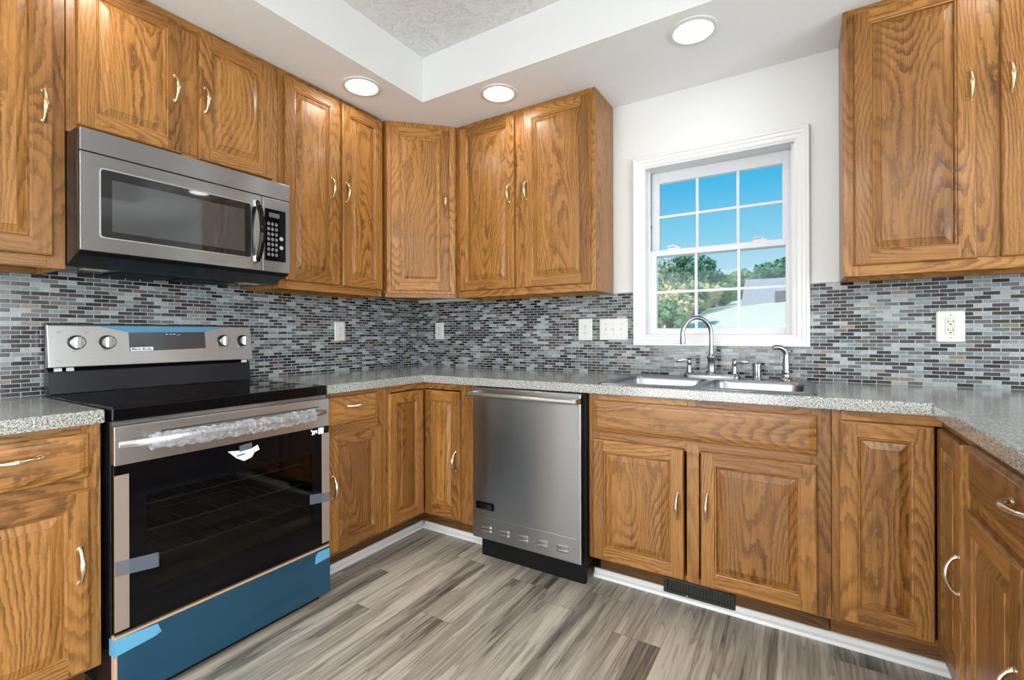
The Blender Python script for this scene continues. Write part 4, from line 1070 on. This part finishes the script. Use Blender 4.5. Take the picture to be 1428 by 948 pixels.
# toe-kick register
t = thing('vent_register', 'dark metal toe-kick register under the sink cabinet', 'vent', (2.0205, -KX - .0005, .0195), 0)
bx(t, 'frame', [((-.140, -.010, 0), (-.126, -.001, .062)), ((.126, -.010, 0), (.140, -.001, .062)), ((-.126, -.010, 0), (.126, -.001, .012)), ((-.126, -.010, .052), (.126, -.001, .062)), ((-.126, -.003, .012), (.126, -.001, .052))], 'vent_green')
for k in range(22):
    mb = MB(); x = -.121 + k * .0115; mb.box((x - .0022, -.009, .012), (x + .0022, -.003, .052)); mb.build('louver', 'vent_green', t)
mb = MB(); mb.lathe([(.004, 0), (.003, .002)], (-.045, -.010, .006), '-y', 10); mb.build('screw', 'chrome', t)

# ------------------------------------------------------------------ recessed ceiling lights, plus added fill lamps
def can(x, y, label, dim=1.0):
    t = thing('ceiling_light', label, 'light', (x, y, ZC), 0)
    mb = MB(); mb.lathe([(.0985, -.0002), (.0985, -.004), (.090, -.007), (.080, -.006), (.078, -.0005)], (0, 0, 0), 'z', 40); mb.build('trim_ring', 'white_trim', t, smooth=True)
    mb = MB(); mb.lathe([(.0775, -.001), (.0775, -.003), (.070, -.006), (.02, -.0065)], (0, 0, 0), 'z', 40); mb.build('lens', 'lens', t, smooth=True)
    l = light('lamp', 'AREA', (0, 0, -.009), (0, 0, 0), CAN_POWER * dim, (1, .975, .94), .14, shape='DISK'); l.parent = t
    return t
can(.468, -.912, 'round recessed ceiling light nearest the range')
can(1.026, -.478, 'round recessed ceiling light nearest the corner cabinet')
can(2.005, -.470, 'round recessed ceiling light in front of the window', .7)
can(2.985, -.470, 'round recessed ceiling light above the right cabinets, out of frame', .25)
can(.468, -1.95, 'round recessed ceiling light above the range, out of frame')
can(.468, -3.1, 'round recessed ceiling light behind the range run, out of frame')
can(4.1, -1.6, 'round recessed ceiling light over the far side, out of frame')
glow = emis('diffuser_glow', (1, .97, .93), 3.0)
for lx, lb in ((2.75, 'added flat round fill lamp at the left of the tray, out of frame'), (3.5, 'added flat round fill lamp at the right of the tray, out of frame')):
    t = thing('fill_lamp', lb, 'light', (lx, -3.75, ZT), 0)  # invented fixture, put in to brighten the room evenly
    mb = MB(); mb.lathe([(.24, -.0005), (.24, -.02), (.225, -.03)], (0, 0, 0), 'z', 40); mb.build('housing', 'white_trim', t, smooth=True)
    mb = MB(); mb.lathe([(.224, -.029), (.22, -.045), (.15, -.06), (.02, -.065)], (0, 0, 0), 'z', 40); mb.build('diffuser', glow, t, smooth=True)
    l = light('lamp', 'AREA', (0, 0, -.07), (0, 0, 0), TRAY_POWER, (1, .985, .96), .42, shape='DISK'); l.parent = t

# ------------------------------------------------------------------ outdoors
mb = MB()
def gh(x, y):
    d = max(0, y - 4)
    return -.6 + min(d, 12) * .13 + max(0, min(d, 30) - 7) * .105 + max(0, min(x + 3, 6)) * .10 * min(1, d / 16)
nx, ny = 40, 30; gv = {}
for i in range(nx + 1):
    for j in range(ny + 1):
        x = -60 + 120 * i / nx; y = 1.2 + 68 * (j / ny) ** 1.3; gv[i, j] = mb.bm.verts.new((x, y, gh(x, y)))
for i in range(nx):
    for j in range(ny):
        mb.face([gv[i, j], gv[i + 1, j], gv[i + 1, j + 1], gv[i, j + 1]], 'y')
struct(mb.build('lawn', 'grass', smooth=True), 'pale dry lawn rising behind the house')

def tree(x, y, h, r, m_, label, n=1500, conif=False, leaf=.17, grp='trees beyond the lawn'):
    z0 = gh(x, y)
    t = thing('tree', label, 'tree', (x, y, z0), random.uniform(0, 360), grp)
    mb = MB(); mb.tube([(0, 0, -.1), (.03, .02, h * .3), (0, .05, h * .6), (0, 0, h * .92)], [.13, .10, .06, .015], 8); mb.build('trunk', 'bark', t, smooth=True)
    mb = MB(); clumps = []
    for k in range(26):
        f = random.uniform(.22, 1.0)
        rr = r * ((1.05 - f) * 1.1 if conif else math.sqrt(max(.05, 1 - ((f - .60) / .46) ** 2)))
        a = random.uniform(0, 2 * PI); q = rr * math.sqrt(random.random()) * .85
        clumps.append((q * math.cos(a), q * math.sin(a), h * f, max(.16, r * random.uniform(.22, .38))))
    for k in range(n):
        c = random.choice(clumps)
        d = Vector((random.gauss(0, 1), random.gauss(0, 1), random.gauss(0, .8))).normalized() * c[3] * random.uniform(.5, 1.05)
        p = Vector(c[:3]) + d
        e1 = Vector((random.gauss(0, 1), random.gauss(0, 1), random.gauss(0, 1))).normalized(); e2 = e1.cross(d + Vector((.01, 0, 0))).normalized()
        s1 = leaf * random.uniform(.5, 1.1)
        mb.bm.faces.new([mb.bm.verts.new(p + e1 * s1), mb.bm.verts.new(p + e2 * s1 * .6), mb.bm.verts.new(p - e1 * s1), mb.bm.verts.new(p - e2 * s1 * .6)])
    mb.build('crown', m_, t)
    return t
random.seed(5)
def at(px, Y):
    a = R(31.906); X_ = (px - 713.96) / 657.35
    dx, dy = -math.sin(a) + X_ * math.cos(a), math.cos(a) + X_ * math.sin(a)
    k = (Y + 2.5667) / dy
    return 2.4044 + dx * k
def topz(px, py, Y):
    a = R(31.906); X_ = (px - 713.96) / 657.35; dy = math.cos(a) + X_ * math.sin(a); k = (Y + 2.5667) / dy
    return 1.131 + k * (466.74 - py) / 657.35
spec = [ # px, top py, distance, radius, material, conifer, label
 (926, 372, 24, 1.2, 'leaf_pale', 0, 'pale green tree at the left side of the window view'),
 (944, 376, 35, 1.9, 'leaf_pale', 0, 'tall pale tree behind the yellow bush'),
 (957, 360, 28, 1.25, 'leaf_dark', 0, 'dark green tree left of the middle of the window'),
 (981, 364, 31.5, 1.4, 'leaf_dark', 0, 'dark green tree seen just right of the first window bar'),
 (998, 384, 40, 1.7, 'leaf_green', 0, 'mid green tree near the middle of the window'),
 (1010, 388, 44, 1.6, 'leaf_green', 0, 'smaller green tree right of the middle trees'),
 (1022, 380, 56, 2.2, 'leaf_pale', 0, 'pale distant tree above the grass slope'),
 (1041, 378, 48, 1.7, 'leaf_green', 0, 'rounded green tree right of the second window bar'),
 (1053, 384, 62, 2.0, 'leaf_pale', 0, 'pale tree beside the grey roof'),
 (1069, 373, 51, 1.7, 'leaf_dark', 0, 'dark tree rising over the left end of the grey roof'),
 (1080, 369, 66.5, 2.1, 'leaf_green', 0, 'green tree rising over the middle of the grey roof'),
 (1095, 366, 57.5, 2.0, 'leaf_dark', 0, 'dark tree rising over the right end of the grey roof'),
 (923, 400, 17.5, 1.0, 'leaf_yellow', 0, 'yellow green bush low at the left of the window'),
 (941, 408, 14.5, .85, 'leaf_yellow', 0, 'yellow bush low behind the faucet spout'),
 (958, 414, 20, 1.0, 'leaf_green', 0, 'low green bush between the yellow bushes'),
 (930, 428, 11.5, .7, 'leaf_green', 0, 'nearest green bush at the lower left of the window'),
 (976, 408, 22.5, 1.1, 'leaf_yellow', 0, 'yellow green bush right of the faucet'),
 (995, 404, 26, 1.1, 'leaf_green', 0, 'green bush at the edge of the grass slope'),
]
for px, py, Y, r_, m_, cf_, lb in spec:
    x = at(px, Y); z = gh(x, Y); h = max(1.2, topz(px, py, Y) - z)
    tree(x, Y, h, r_, m_, lb, 2400, bool(cf_), .085 + .0035 * (Y - 11))
# neighbour's house with a long pale roof
Yh = 22.0; xl = at(1030, Yh); zr = topz(1080, 389, Yh + 3); ze = topz(1080, 446, Yh)
t = thing('house', 'neighbouring building with a long pale grey roof beyond the lawn', 'building', (xl, Yh, gh(xl, Yh) - .2), 0)
zb_ = gh(xl, Yh) - .2
mb = MB(); mb.box((.1, .15, 0), (12, 6, ze - zb_ - .1)); mb.build('wall', 'siding', t)
mb = MB(); mb.prism([(0, ze - zb_ - .06), (3.0, zr - zb_), (6.2, ze - zb_ - .06), (6.2, ze - zb_ - .16), (3.0, zr - zb_ - .1), (0, ze - zb_ - .16)], 'x', 0, 12.2); rf_ = mb.build('roof', 'roof_pale', t)
mb = MB(); mb.box((at(1076, Yh) - xl, .2, ze - zb_ + .08), (at(1090, Yh) - xl, .4, ze - zb_ + .15)); mb.build('roof_vent', 'dark_gutter', rf_)
for k in range(3):
    mb = MB(); mb.box((1.5 + k * 3.5, .10, .9), (2.6 + k * 3.5, .16, ze - zb_ - .3)); mb.build('window', 'dark_gutter', t)
